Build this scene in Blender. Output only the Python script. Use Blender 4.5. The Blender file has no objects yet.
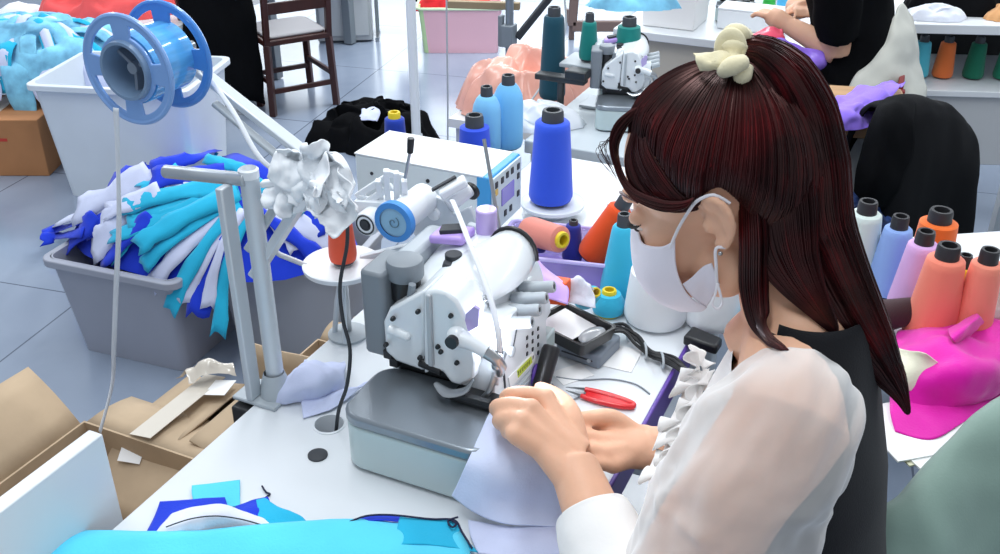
import bpy, bmesh, math, random
from mathutils import Vector, Matrix, noise, Euler
R = math.radians
PI = math.pi
SC = bpy.context.scene
COL = SC.collection

# ------------------------------------------------------------------ camera
cam_d = bpy.data.cameras.new('camera')
cam_d.sensor_width = 36.0
cam_d.lens = 36.0
cam_d.clip_start = 0.05
cam = bpy.data.objects.new('camera', cam_d)
COL.objects.link(cam)
cam.location = (0, 0, 1.55)
cam.rotation_euler = (R(90 - 29), 0, 0)
SC.camera = cam

# ------------------------------------------------------------------ world, lamps, exposure
SC.view_settings.view_transform = 'Standard'
SC.view_settings.look = 'None'
SC.view_settings.gamma = 1.0
SC.view_settings.use_curve_mapping = False
SC.view_settings.exposure = 0.06
w = bpy.data.worlds.new('room_light')
SC.world = w
w.use_nodes = True
bg = w.node_tree.nodes['Background']
bg.inputs[0].default_value = (0.83, 0.91, 1.0, 1)
bg.inputs[1].default_value = 0.55

def area(name, loc, size, power, rot=(0, 0, 0), color=(0.93, 0.97, 1.0)):
    d = bpy.data.lights.new(name, 'AREA')
    d.shape = 'RECTANGLE'
    d.size, d.size_y = size
    d.energy = power
    d.color = color
    o = bpy.data.objects.new(name, d)
    o.location = loc
    o.rotation_euler = rot
    COL.objects.link(o)
    return o
# rows of fluorescent tubes under the factory ceiling
area('ceiling_tube_light', (-0.3, 1.3, 2.9), (0.25, 2.4), 34)
area('ceiling_tube_light.001', (1.6, 2.4, 2.9), (0.25, 2.4), 34)
area('ceiling_tube_light.002', (-2.2, 3.2, 2.9), (0.25, 2.4), 34)
area('ceiling_tube_light.003', (0.3, 5.0, 2.9), (2.4, 0.5), 90)
# the head lamp of the sewing machine
# (added with the machine)

# ------------------------------------------------------------------ helpers
def lin(c):
    def f(v):
        v /= 255.0
        return v / 12.92 if v <= 0.04045 else ((v + 0.055) / 1.055) ** 2.4
    return tuple(f(v) for v in c)

def mat(name, rgb, rough=0.5, metal=0.0, bump=0.0, bscale=200.0, var=0.0, vscale=6.0, sheen=0.0, spec=0.5,
        stretch=None, trans=0.0, coat=0.0, alpha=1.0):
    m = bpy.data.materials.new(name)
    m.use_nodes = True
    nt = m.node_tree
    p = nt.nodes['Principled BSDF']
    c = lin(rgb)
    p.inputs['Base Color'].default_value = (*c, 1)
    p.inputs['Roughness'].default_value = rough
    p.inputs['Metallic'].default_value = metal
    p.inputs['Specular IOR Level'].default_value = spec
    p.inputs['Sheen Weight'].default_value = sheen
    p.inputs['Coat Weight'].default_value = coat
    p.inputs['Transmission Weight'].default_value = trans
    p.inputs['Alpha'].default_value = alpha
    tc = nt.nodes.new('ShaderNodeTexCoord')
    vec = tc.outputs['Object']
    if stretch:
        mp = nt.nodes.new('ShaderNodeMapping')
        mp.inputs['Scale'].default_value = stretch
        nt.links.new(vec, mp.inputs['Vector'])
        vec = mp.outputs['Vector']
    if var > 0:
        n = nt.nodes.new('ShaderNodeTexNoise')
        n.inputs['Scale'].default_value = vscale
        n.inputs['Detail'].default_value = 5
        nt.links.new(vec, n.inputs['Vector'])
        r = nt.nodes.new('ShaderNodeValToRGB')
        r.color_ramp.elements[0].position = 0.3
        r.color_ramp.elements[1].position = 0.7
        r.color_ramp.elements[0].color = (*[max(0, v * (1 - var)) for v in c], 1)
        r.color_ramp.elements[1].color = (*[min(1, v * (1 + var)) for v in c], 1)
        nt.links.new(n.outputs['Fac'], r.inputs['Fac'])
        nt.links.new(r.outputs['Color'], p.inputs['Base Color'])
    if bump > 0:
        n2 = nt.nodes.new('ShaderNodeTexNoise')
        n2.inputs['Scale'].default_value = bscale
        n2.inputs['Detail'].default_value = 3
        nt.links.new(vec, n2.inputs['Vector'])
        b = nt.nodes.new('ShaderNodeBump')
        b.inputs['Strength'].default_value = bump
        b.inputs['Distance'].default_value = 0.002
        nt.links.new(n2.outputs['Fac'], b.inputs['Height'])
        nt.links.new(b.outputs['Normal'], p.inputs['Normal'])
    return m

def fabric(name, rgb, **k):
    k.setdefault('rough', 0.85); k.setdefault('bump', 0.25); k.setdefault('bscale', 350); k.setdefault('spec', 0.2)
    k.setdefault('sheen', 0.15); k.setdefault('var', 0.06); k.setdefault('vscale', 12)
    return mat(name, rgb, **k)

def thread(name, rgb):
    """wound yarn: fine horizontal bands"""
    m = mat(name, rgb, rough=0.7, spec=0.25, sheen=0.2)
    nt = m.node_tree
    tc = nt.nodes.new('ShaderNodeTexCoord')
    wv = nt.nodes.new('ShaderNodeTexWave')
    wv.bands_direction = 'Z'
    wv.inputs['Scale'].default_value = 160
    wv.inputs['Distortion'].default_value = 1.5
    b = nt.nodes.new('ShaderNodeBump')
    b.inputs['Strength'].default_value = 0.25
    b.inputs['Distance'].default_value = 0.001
    nt.links.new(tc.outputs['Object'], wv.inputs['Vector'])
    nt.links.new(wv.outputs['Fac'], b.inputs['Height'])
    nt.links.new(b.outputs['Normal'], nt.nodes['Principled BSDF'].inputs['Normal'])
    return m

class M:
    def __init__(s):
        s.v = []; s.f = []; s.mi = []; s.cur = 0
    def add(s, vs, fs):
        n = len(s.v)
        s.v += [tuple(x) for x in vs]
        s.f += [tuple(i + n for i in f) for f in fs]
        s.mi += [s.cur] * len(fs)
        return s
    def box(s, c, d, rot=None, taper=1.0):
        vs = []
        for z in (-1, 1):
            k = taper if z > 0 else 1.0
            for x, y in ((-1, -1), (1, -1), (1, 1), (-1, 1)):
                vs.append(Vector((x * d[0] / 2 * k, y * d[1] / 2 * k, z * d[2] / 2)))
        if rot is not None:
            e = Euler(rot).to_matrix()
            vs = [e @ v for v in vs]
        vs = [v + Vector(c) for v in vs]
        return s.add(vs, [(3, 2, 1, 0), (4, 5, 6, 7), (0, 1, 5, 4), (1, 2, 6, 5), (2, 3, 7, 6), (3, 0, 4, 7)])
    def bar(s, p0, p1, w, h, up=(0, 0, 1)):
        p0, p1 = Vector(p0), Vector(p1)
        t = (p1 - p0).normalized()
        a = t.cross(Vector(up))
        if a.length < 1e-4: a = t.cross(Vector((1, 0, 0)))
        a.normalize(); b = a.cross(t)
        vs = []
        for p in (p0, p1):
            for x, y in ((-1, -1), (1, -1), (1, 1), (-1, 1)):
                vs.append(p + a * x * w / 2 + b * y * h / 2)
        return s.add(vs, [(3, 2, 1, 0), (4, 5, 6, 7), (0, 1, 5, 4), (1, 2, 6, 5), (2, 3, 7, 6), (3, 0, 4, 7)])
    def lathe(s, prof, o=(0, 0, 0), ax=(0, 0, 1), n=32, close=True):
        o = Vector(o); q = Vector((0, 0, 1)).rotation_difference(Vector(ax).normalized())
        vs = []; fs = []
        for r, z in prof:
            for i in range(n):
                a = 2 * PI * i / n
                vs.append(o + q @ Vector((r * math.cos(a), r * math.sin(a), z)))
        for j in range(len(prof) - 1):
            for i in range(n):
                k = (i + 1) % n
                fs.append((j * n + i, j * n + k, (j + 1) * n + k, (j + 1) * n + i))
        if close:
            fs.append(tuple(reversed(range(n))))
            fs.append(tuple((len(prof) - 1) * n + i for i in range(n)))
        return s.add(vs, fs)
    def cyl(s, p0, p1, r0, r1=None, n=20):
        p0, p1 = Vector(p0), Vector(p1)
        L = (p1 - p0).length
        return s.lathe([(r0, 0), (r0 if r1 is None else r1, L)], p0, p1 - p0, n)
    def tube(s, pts, r, n=10, smooth=0, flat=None, cap=True, up=None):
        pts = [Vector(p) for p in pts]
        rs = list(r) if isinstance(r, (list, tuple)) else [r] * len(pts)
        if smooth:
            pts, rs = cr_path(pts, rs, smooth)
        vs = []; fs = []
        ref = Vector(up) if up else None
        for i, p in enumerate(pts):
            t = (pts[min(i + 1, len(pts) - 1)] - pts[max(i - 1, 0)])
            if t.length < 1e-9: t = Vector((0, 0, 1))
            t.normalize()
            if ref is None:
                ref = Vector((0, 0, 1)) if abs(t.z) < 0.9 else Vector((1, 0, 0))
            a = ref - t * ref.dot(t)
            if a.length < 1e-5: a = t.orthogonal()
            a.normalize(); b = t.cross(a)
            if not up: ref = a
            fl = flat if flat else 1.0
            for k in range(n):
                an = 2 * PI * k / n
                vs.append(p + a * math.cos(an) * rs[i] * fl + b * math.sin(an) * rs[i])
        m = len(pts)
        for j in range(m - 1):
            for k in range(n):
                k2 = (k + 1) % n
                fs.append((j * n + k, j * n + k2, (j + 1) * n + k2, (j + 1) * n + k))
        if cap:
            fs.append(tuple(reversed(range(n))))
            fs.append(tuple((m - 1) * n + k for k in range(n)))
        return s.add(vs, fs)
    def prism(s, poly, ext):
        ext = Vector(ext); n = len(poly)
        a = [Vector(p) for p in poly]; b = [p + ext for p in a]
        fs = [tuple(range(n)), tuple(reversed(range(n, 2 * n)))]
        for i in range(n):
            k = (i + 1) % n
            fs.append((i, i + n, k + n, k))
        return s.add(a + b, fs)
    def grid(s, rows, wrap=False):
        m = len(rows); n = len(rows[0]); fs = []
        for j in range(m - 1):
            for i in range(n if wrap else n - 1):
                k = (i + 1) % n
                fs.append((j * n + i, j * n + k, (j + 1) * n + k, (j + 1) * n + i))
        return s.add([p for r_ in rows for p in r_], fs)
    def ell(s, c, r, rot=None, n=20, m=12):
        q = rot if rot is not None else Matrix.Identity(3)
        c = Vector(c); vs = []; fs = []
        for j in range(m + 1):
            th = PI * j / m
            for i in range(n):
                a = 2 * PI * i / n
                vs.append(c + q @ Vector((r[0] * math.sin(th) * math.cos(a), r[1] * math.sin(th) * math.sin(a), r[2] * math.cos(th))))
        for j in range(m):
            for i in range(n):
                k = (i + 1) % n
                fs.append((j * n + i, (j + 1) * n + i, (j + 1) * n + k, j * n + k))
        return s.add(vs, fs)
    def mesh(s, name):
        me = bpy.data.meshes.new(name)
        me.from_pydata(s.v, [], s.f)
        for p, i in zip(me.polygons, s.mi): p.material_index = i
        bm = bmesh.new(); bm.from_mesh(me)
        bmesh.ops.remove_doubles(bm, verts=bm.verts, dist=1e-6)
        bmesh.ops.recalc_face_normals(bm, faces=bm.faces)
        bm.to_mesh(me); bm.free()
        return me
    def build(s, name, mt, parent=None, smooth=40, bevel=0, sub=0, solid=0, world=False, label=None, cat=None, group=None, kind=None, offset=-1):
        me = s.mesh(name)
        return finish(name, me, mt, parent, smooth, bevel, sub, solid, world, label, cat, group, kind, offset)

def wmat(o):
    m = o.matrix_basis.copy()
    while o.parent:
        o = o.parent
        m = o.matrix_basis @ m
    return m

def finish(name, me, mt, parent=None, smooth=40, bevel=0, sub=0, solid=0, world=False, label=None, cat=None, group=None, kind=None, offset=-1):
    for m_ in (mt if isinstance(mt, (list, tuple)) else [mt]):
        me.materials.append(m_)
    if world and parent:
        me.transform(wmat(parent).inverted())
    if smooth:
        me.polygons.foreach_set('use_smooth', [True] * len(me.polygons))
        me.set_sharp_from_angle(angle=R(smooth))
    o = bpy.data.objects.new(name, me)
    COL.objects.link(o)
    if parent: o.parent = parent
    if solid:
        d = o.modifiers.new('thickness', 'SOLIDIFY'); d.thickness = solid; d.offset = offset
    if bevel:
        b = o.modifiers.new('bevel', 'BEVEL'); b.width = bevel; b.segments = 2; b.limit_method = 'ANGLE'; b.angle_limit = R(35)
    if sub:
        b = o.modifiers.new('sub', 'SUBSURF'); b.levels = sub; b.render_levels = sub
    tag(o, label, cat, group, kind)
    return o

def tag(o, label=None, cat=None, group=None, kind=None):
    if label: o['label'] = label
    if cat: o['category'] = cat
    if group: o['group'] = group
    if kind: o['kind'] = kind
    return o

def thing(name, label, cat, loc=(0, 0, 0), rz=0.0, group=None):
    o = bpy.data.objects.new(name, None)
    o.empty_display_size = 0.05
    COL.objects.link(o)
    o.location = loc
    o.rotation_euler = (0, 0, rz)
    return tag(o, label, cat, group)

def dup(root, loc=None, rz=None, label=None, group=None, mats=None):
    def cp(o, par):
        c = o.copy(); COL.objects.link(c)
        if par: c.parent = par
        if mats and o.type == 'MESH' and o.name.split('.')[0] in mats:
            c.data = o.data.copy(); c.data.materials.clear(); c.data.materials.append(mats[o.name.split('.')[0]])
        for ch in list(o.children):
            cp(ch, c)
        return c
    r = cp(root, None)
    if loc is not None: r.location = loc
    if rz is not None: r.rotation_euler = (0, 0, rz) if not isinstance(rz, (tuple, list)) else rz
    if label: r['label'] = label
    if group: r['group'] = group
    return r

def cr(p0, p1, p2, p3, t):
    return 0.5 * ((2 * p1) + (p2 - p0) * t + (2 * p0 - 5 * p1 + 4 * p2 - p3) * t * t + (3 * p1 - p0 - 3 * p2 + p3) * t ** 3)

def cr_path(pts, rs, k):
    P = [Vector(p) for p in pts]; n = len(P); out = []; ro = []
    for i in range(n - 1):
        a, b, c, d = P[max(i - 1, 0)], P[i], P[i + 1], P[min(i + 2, n - 1)]
        for j in range(k):
            t = j / k
            out.append(cr(a, b, c, d, t)); ro.append(rs[i] * (1 - t) + rs[i + 1] * t)
    out.append(P[-1]); ro.append(rs[-1])
    return out, ro

def cr_closed(pts, k):
    P = [Vector(p) for p in pts]; n = len(P); out = []
    for i in range(n):
        for j in range(k):
            out.append(cr(P[(i - 1) % n], P[i], P[(i + 1) % n], P[(i + 2) % n], j / k))
    return out

def sheet(ctrl, nu=10, nv=10, amp=0.0, freq=20.0, seed=0, fold=0.0, ffreq=60.0, fdir=(1, 0, 0)):
    """smooth cloth surface through a control grid, wrinkled along its normal"""
    rows = [cr_path(r_, [0] * len(r_), nu)[0] for r_ in ctrl]
    cols = []
    for i in range(len(rows[0])):
        cols.append(cr_path([r_[i] for r_ in rows], [0] * len(rows), nv)[0])
    g = [[cols[i][j] for i in range(len(cols))] for j in range(len(cols[0]))]
    if amp or fold:
        m, n = len(g), len(g[0])
        out = []
        for j in range(m):
            rr = []
            for i in range(n):
                du = g[j][min(i + 1, n - 1)] - g[j][max(i - 1, 0)]
                dv = g[min(j + 1, m - 1)][i] - g[max(j - 1, 0)][i]
                nn = du.cross(dv)
                if nn.length > 1e-12: nn.normalize()
                p = g[j][i]
                d = amp * (noise.noise(p * freq + Vector((seed, seed * 2.3, 1))) + 0.5 * noise.noise(p * freq * 2.3 + Vector((seed, 5, 1))))
                if fold:
                    d += fold * (abs(noise.noise(Vector((p.dot(Vector(fdir)) * ffreq, seed, p.length * 4)))) - 0.2)
                rr.append(p + nn * d)
            out.append(rr)
        g = out
    return g

def fuse(mb, voxel, it=6, name='body'):
    """joins overlapping volumes into one continuous skin"""
    me = mb.mesh(name)
    o = bpy.data.objects.new(name, me); COL.objects.link(o)
    r_ = o.modifiers.new('r', 'REMESH'); r_.mode = 'VOXEL'; r_.voxel_size = voxel
    s_ = o.modifiers.new('s', 'SMOOTH'); s_.iterations = it; s_.factor = 0.5
    dg = bpy.context.evaluated_depsgraph_get(); dg.update()
    out = bpy.data.meshes.new_from_object(o.evaluated_get(dg))
    bpy.data.objects.remove(o); bpy.data.meshes.remove(me)
    out.materials.clear()
    return out

def mound(c, rx, ry, h, seed=0, n=64, m=26, lump=0.25, ridge=0.35, freq=3.0, edge=0.25, rz=0.0, p=0.6, zbase=0.0):
    """crumpled heap of cloth"""
    rows = []
    for j in range(m + 1):
        t = j / m
        row = []
        for i in range(n):
            a = 2 * PI * i / n
            out = 1 + edge * noise.noise(Vector((math.cos(a) * 1.7, math.sin(a) * 1.7, seed))) + edge * 0.6 * noise.noise(Vector((math.cos(a) * 5, math.sin(a) * 5, seed + 3)))
            x = math.cos(a) * t * out; y = math.sin(a) * t * out
            q = Vector((x * freq * 0.8, y * freq * 0.8, seed * 1.7))
            na = noise.noise(q); nb = noise.noise(q * 2.2 + Vector((3, 1, 2)))
            rd = 1 - 2 * math.sqrt(na * na + 0.012); rd2 = 1 - 2 * math.sqrt(nb * nb + 0.012)
            z = max(0.0, 1 - t * t) ** p
            z = z * (1 + lump * na * 1.6) + ridge * 0.55 * (rd * 0.7 + rd2 * 0.3 - 0.35) * min(1, (1 - t) * 4)
            z = max(z, 0.02)
            if j == m: z = 0
            k = 0.22 * min(1, t * 3) * min(1, (1 - t) * 3)
            X, Y = (x + k * noise.noise(q * 1.3 + Vector((9, 0, 4)))) * rx, (y + k * noise.noise(q * 1.3 + Vector((0, 7, 2)))) * ry
            row.append(Vector((c[0] + X * math.cos(rz) - Y * math.sin(rz), c[1] + X * math.sin(rz) + Y * math.cos(rz), c[2] + z * h)))
        rows.append(row)
    for _ in range(2):
        new = [list(r_) for r_ in rows]
        for j in range(1, m):
            for i in range(n):
                a = (rows[j][(i - 1) % n] + rows[j][(i + 1) % n] + rows[j - 1][i] + rows[j + 1][i]) / 4
                new[j][i] = rows[j][i].lerp(a, 0.5)
        rows = new
    mb = M(); mb.grid(rows, wrap=True)
    return mb

# axes of the sewing tables: +u towards the seated worker, +v along the row, away from the camera
YAW = -R(24.9)
BX = Vector((math.cos(YAW), math.sin(YAW), 0)); AX = Vector((-math.sin(YAW), math.cos(YAW), 0))
ORG = Vector((-0.013, 1.089, 0))
def W(u, v, z=0.75): return ORG + BX * u + AX * v + Vector((0, 0, z))
CAMP = Vector((0, 0, 1.55))
def ray(px, py):
    c, s = math.cos(R(29)), math.sin(R(29)); x, u = px - 500, 277 - py
    return Vector((x, 1000 * c + u * s, u * c - 1000 * s))
def PZ(px, py, z):
    r_ = ray(px, py); return CAMP + r_ * ((z - 1.55) / r_.z)
def PY(px, py, y):
    r_ = ray(px, py); return CAMP + r_ * (y / r_.y)
def PP(px, py, o, n):
    r_ = ray(px, py); n = Vector(n); return CAMP + r_ * ((Vector(o) - CAMP).dot(n) / r_.dot(n))
def PV(px, py, v): return PP(px, py, W(0, v, 0), AX)
def PU(px, py, u): return PP(px, py, W(u, 0, 0), BX)

# ------------------------------------------------------------------ materials
WHITE = mat('white_paint', (232, 236, 240), 0.35)
TABLE = mat('white_laminate', (222, 226, 230), 0.32, var=0.03, vscale=3)
MACH = mat('machine_enamel', (226, 232, 236), 0.28, coat=0.3)
MACHB = mat('machine_base_enamel', (190, 206, 206), 0.35, coat=0.2)
PLATE = mat('brushed_plate', (140, 148, 156), 0.3, metal=0.65, bump=0.05, bscale=60, stretch=(1, 20, 1))
GREY = mat('grey_plastic', (126, 134, 142), 0.45)
LGREY = mat('light_grey_plastic', (176, 184, 190), 0.45)
DARK = mat('black_plastic', (26, 27, 30), 0.4)
RUB = mat('dark_rubber', (48, 52, 58), 0.6)
STEEL = mat('steel', (170, 174, 178), 0.28, metal=0.9)
DSTEEL = mat('dark_cast_metal', (70, 72, 74), 0.4, metal=0.8, var=0.2, vscale=30)
ALU = mat('painted_aluminium', (205, 212, 218), 0.38, metal=0.25)
PURP = mat('purple_plastic', (96, 66, 160), 0.35)
CARD = mat('brown_cardboard', (186, 164, 138), 0.85, var=0.10, vscale=9, bump=0.15, bscale=60, spec=0.15)
CARDIN = mat('cardboard_inside', (160, 128, 96), 0.9, var=0.1, vscale=9, spec=0.1)
TAPE = mat('clear_packing_tape', (214, 206, 194), 0.12, spec=0.7)
PAPER = mat('paper', (240, 240, 240), 0.8, spec=0.2)
WOOD = mat('dark_red_wood', (62, 30, 26), 0.35, var=0.3, vscale=14, stretch=(1, 1, 0.15))
FBLUE = fabric('royal_blue_knit', (30, 62, 208))
FCYAN = fabric('cyan_knit', (40, 180, 220))
FCYAN2 = fabric('bright_cyan_knit', (92, 212, 242))
FLILAC = fabric('pale_lilac_knit', (205, 212, 240))
FWHITE = fabric('white_cotton', (226, 230, 242))
FSKY = fabric('pale_blue_knit', (212, 222, 250))
FBLACK = fabric('black_cloth', (9, 10, 13), sheen=0.0, spec=0.1)
FPINK = fabric('magenta_satin', (224, 12, 168), rough=0.5, sheen=0.3)
FCORAL = fabric('coral_cloth', (240, 92, 92))
FPEACH = mat('peach_plastic_film', (250, 176, 158), 0.25, spec=0.6, var=0.25, vscale=9)
FPURPLE = fabric('violet_cloth', (150, 120, 235))
FCREAM = fabric('cream_cloth', (232, 228, 206))
FGREY = fabric('off_white_cover', (205, 205, 196))
BINW = mat('translucent_white_plastic', (218, 226, 234), 0.35, var=0.03)
BING = mat('grey_tote_plastic', (160, 164, 178), 0.45, var=0.03)

# ------------------------------------------------------------------ the room
def struct(name, mb, m, **k):
    return mb.build(name, m, kind='structure', **k)
FLOOR = bpy.data.materials.new('polished_grey_tiles'); FLOOR.use_nodes = True
nt = FLOOR.node_tree; p = nt.nodes['Principled BSDF']
tc = nt.nodes.new('ShaderNodeTexCoord')
mp = nt.nodes.new('ShaderNodeMapping'); mp.inputs['Rotation'].default_value = (0, 0, R(16)); mp.inputs['Location'].default_value = (0.37, 0.18, 0)
br = nt.nodes.new('ShaderNodeTexBrick'); br.offset = 0
br.inputs['Scale'].default_value = 1.0; br.inputs['Brick Width'].default_value = 0.8; br.inputs['Row Height'].default_value = 0.8
br.inputs['Mortar Size'].default_value = 0.003
br.inputs['Color1'].default_value = (*lin((152, 164, 182)), 1); br.inputs['Color2'].default_value = (*lin((147, 159, 178)), 1)
br.inputs['Mortar'].default_value = (*lin((98, 108, 126)), 1)
no = nt.nodes.new('ShaderNodeTexNoise'); no.inputs['Scale'].default_value = 2.2; no.inputs['Detail'].default_value = 7; no.inputs['Distortion'].default_value = 1.2
mx = nt.nodes.new('ShaderNodeMix'); mx.data_type = 'RGBA'; mx.blend_type = 'MULTIPLY'; mx.inputs[0].default_value = 0.5
rp = nt.nodes.new('ShaderNodeValToRGB'); rp.color_ramp.elements[0].position = 0.3; rp.color_ramp.elements[1].position = 0.72
rp.color_ramp.elements[0].color = (0.62, 0.66, 0.72, 1); rp.color_ramp.elements[1].color = (1, 1, 1, 1)
nt.links.new(tc.outputs['Object'], mp.inputs['Vector']); nt.links.new(mp.outputs['Vector'], br.inputs['Vector'])
nt.links.new(tc.outputs['Object'], no.inputs['Vector']); nt.links.new(no.outputs['Fac'], rp.inputs['Fac'])
nt.links.new(br.outputs['Color'], mx.inputs[6]); nt.links.new(rp.outputs['Color'], mx.inputs[7]); nt.links.new(mx.outputs[2], p.inputs['Base Color'])
p.inputs['Roughness'].default_value = 0.2; p.inputs['Specular IOR Level'].default_value = 0.7
m_ = M(); m_.box((0, 3.2, -0.05), (12, 12.4, 0.1)); struct('floor', m_, FLOOR, smooth=0)
WALLM = mat('white_plaster', (228, 230, 232), 0.8, var=0.02)
m_ = M(); m_.box((0, 9.5, 0.3), (12.2, 0.2, 0.6)); m_.box((0, 9.5, 2.95), (12.2, 0.2, 0.3))
for x in (-5.0, 5.0): m_.box((x, 9.5, 1.7), (2.2, 0.2, 2.2))
struct('wall_back', m_, WALLM, smooth=0)
m_ = M(); m_.box((-6.1, 3.2, 1.55), (0.2, 12.4, 3.1)); struct('wall_left', m_, WALLM, smooth=0)
m_ = M(); m_.box((6.1, 3.2, 1.55), (0.2, 12.4, 3.1)); struct('wall_right', m_, WALLM, smooth=0)
SKYG = bpy.data.materials.new('daylight_window_glass'); SKYG.use_nodes = True
pn = SKYG.node_tree.nodes['Principled BSDF']
pn.inputs['Base Color'].default_value = (0.8, 0.85, 0.9, 1); pn.inputs['Emission Color'].default_value = (0.9, 0.96, 1, 1)
pn.inputs['Emission Strength'].default_value = 3.2
for k, (x0, x1) in enumerate(((-3.9, -1.3), (-1.3, 1.3), (1.3, 3.9))):
    wn = M(); wn.box(((x0 + x1) / 2, 9.52, 1.7), (x1 - x0 - 0.1, 0.02, 2.1))
    fr = M()
    for x in (x0 + 0.03, (x0 + x1) / 2, x1 - 0.03): fr.box((x, 9.46, 1.7), (0.06, 0.08, 2.2))
    for z in (0.63, 2.77): fr.box(((x0 + x1) / 2, 9.46, z), (x1 - x0, 0.08, 0.06))
    o = struct('window_%d' % (k + 1), wn, SKYG, smooth=0)
    fr.build('window_frame', ALU, o, smooth=0)

# ------------------------------------------------------------------ sewing table
tb = thing('sewing_table', 'white laminate sewing table the masked worker sews at, with round grommet holes', 'table', W(0, 0, 0), YAW)
TOPZ = 0.75
def slab_with_holes(u0, u1, v0, v1, z0, z1, holes):
    bm = bmesh.new()
    poly = [bm.verts.new((u0, v0, z1)), bm.verts.new((u1, v0, z1)), bm.verts.new((u1, v1, z1)), bm.verts.new((u0, v1, z1))]
    ed = [bm.edges.new((poly[i], poly[(i + 1) % 4])) for i in range(4)]
    for (x, y, r_) in holes:
        vs = [bm.verts.new((x + r_ * math.cos(2 * PI * i / 28), y + r_ * math.sin(2 * PI * i / 28), z1)) for i in range(28)]
        ed += [bm.edges.new((vs[i], vs[(i + 1) % 28])) for i in range(28)]
    bmesh.ops.triangle_fill(bm, use_beauty=True, edges=ed)
    for f in list(bm.faces):                       # drop the disc inside each hole
        c = f.calc_center_median()
        if any((c.x - x) ** 2 + (c.y - y) ** 2 < (r_ * 0.98) ** 2 and all((v.co.x - x) ** 2 + (v.co.y - y) ** 2 < (r_ * 1.02) ** 2 for v in f.verts) for x, y, r_ in holes):
            bm.faces.remove(f)
    ret = bmesh.ops.extrude_face_region(bm, geom=list(bm.faces))
    for e in ret['geom']:
        if isinstance(e, bmesh.types.BMVert): e.co.z = z0
    bmesh.ops.recalc_face_normals(bm, faces=bm.faces)
    me = bpy.data.meshes.new('tabletop'); bm.to_mesh(me); bm.free()
    return me
finish('tabletop', slab_with_holes(-0.288, 0.197, -0.72, 0.86, 0.72, TOPZ, [(-0.172, -0.127, 0.019)]), TABLE, tb, smooth=0, bevel=0.002)
m_ = M(); m_.box((0.2, 0.07, 0.728), (0.006, 1.58, 0.05)); m_.build('edge_trim', PURP, tb, bevel=0.002)
for (u, v, r_) in ((-0.219, 0.0, 0), ): pass
m_ = M(); m_.lathe([(0.0, 0.0), (0.0125, 0.0), (0.0125, 0.0025), (0.0105, 0.0035), (0, 0.0035)], (-0.150, -0.186, TOPZ - 0.0005), n=28, close=False); m_.build('grommet_cap', RUB, tb)
m_ = M(); m_.lathe([(0.0, 0.0), (0.0125, 0.0), (0.0125, 0.0025), (0.0105, 0.0035), (0, 0.0035)], (0.152, 0.03, TOPZ - 0.0005), n=28, close=False); m_.build('grommet_cap', RUB, tb)
m_ = M(); m_.lathe([(0.019, -0.03), (0.0215, 0.001), (0.019, 0.002), (0.0178, -0.03)], (-0.172, -0.127, TOPZ), n=28, close=False); m_.build('grommet_ring', TABLE, tb)
for (u, v) in ((-0.22, -0.6), (0.13, -0.6), (-0.22, 0.72), (0.13, 0.72)):
    m_ = M(); m_.box((u, v, 0.36), (0.05, 0.05, 0.72)); m_.build('leg', ALU, tb, bevel=0.004)
m_ = M(); m_.box((-0.05, -0.6, 0.12), (0.32, 0.03, 0.05)); m_.box((-0.05, 0.72, 0.12), (0.32, 0.03, 0.05)); m_.box((-0.05, 0.06, 0.12), (0.04, 1.3, 0.04)); m_.build('leg_frame', ALU, tb, bevel=0.003)

# white guard board at the near left corner
gb = thing('guard_board', 'white laminated guard board standing along the table edge at lower left', 'board', W(-0.318, -0.69, 0), YAW)
m_ = M(); m_.box((0, 0, 0.755), (0.02, 0.66, 0.20)); m_.build('panel', TABLE, gb, bevel=0.0015)
m_ = M(); m_.box((-0.015, 0.2, 0.44), (0.03, 0.04, 0.88 - 0.12)); m_.box((-0.015, -0.2, 0.44), (0.03, 0.04, 0.76)); m_.box((-0.015, 0.2, 0.03), (0.03, 0.04, 0.06)); m_.box((-0.015, -0.2, 0.03), (0.03, 0.04, 0.06)); m_.build('support_post', ALU, gb)

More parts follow.
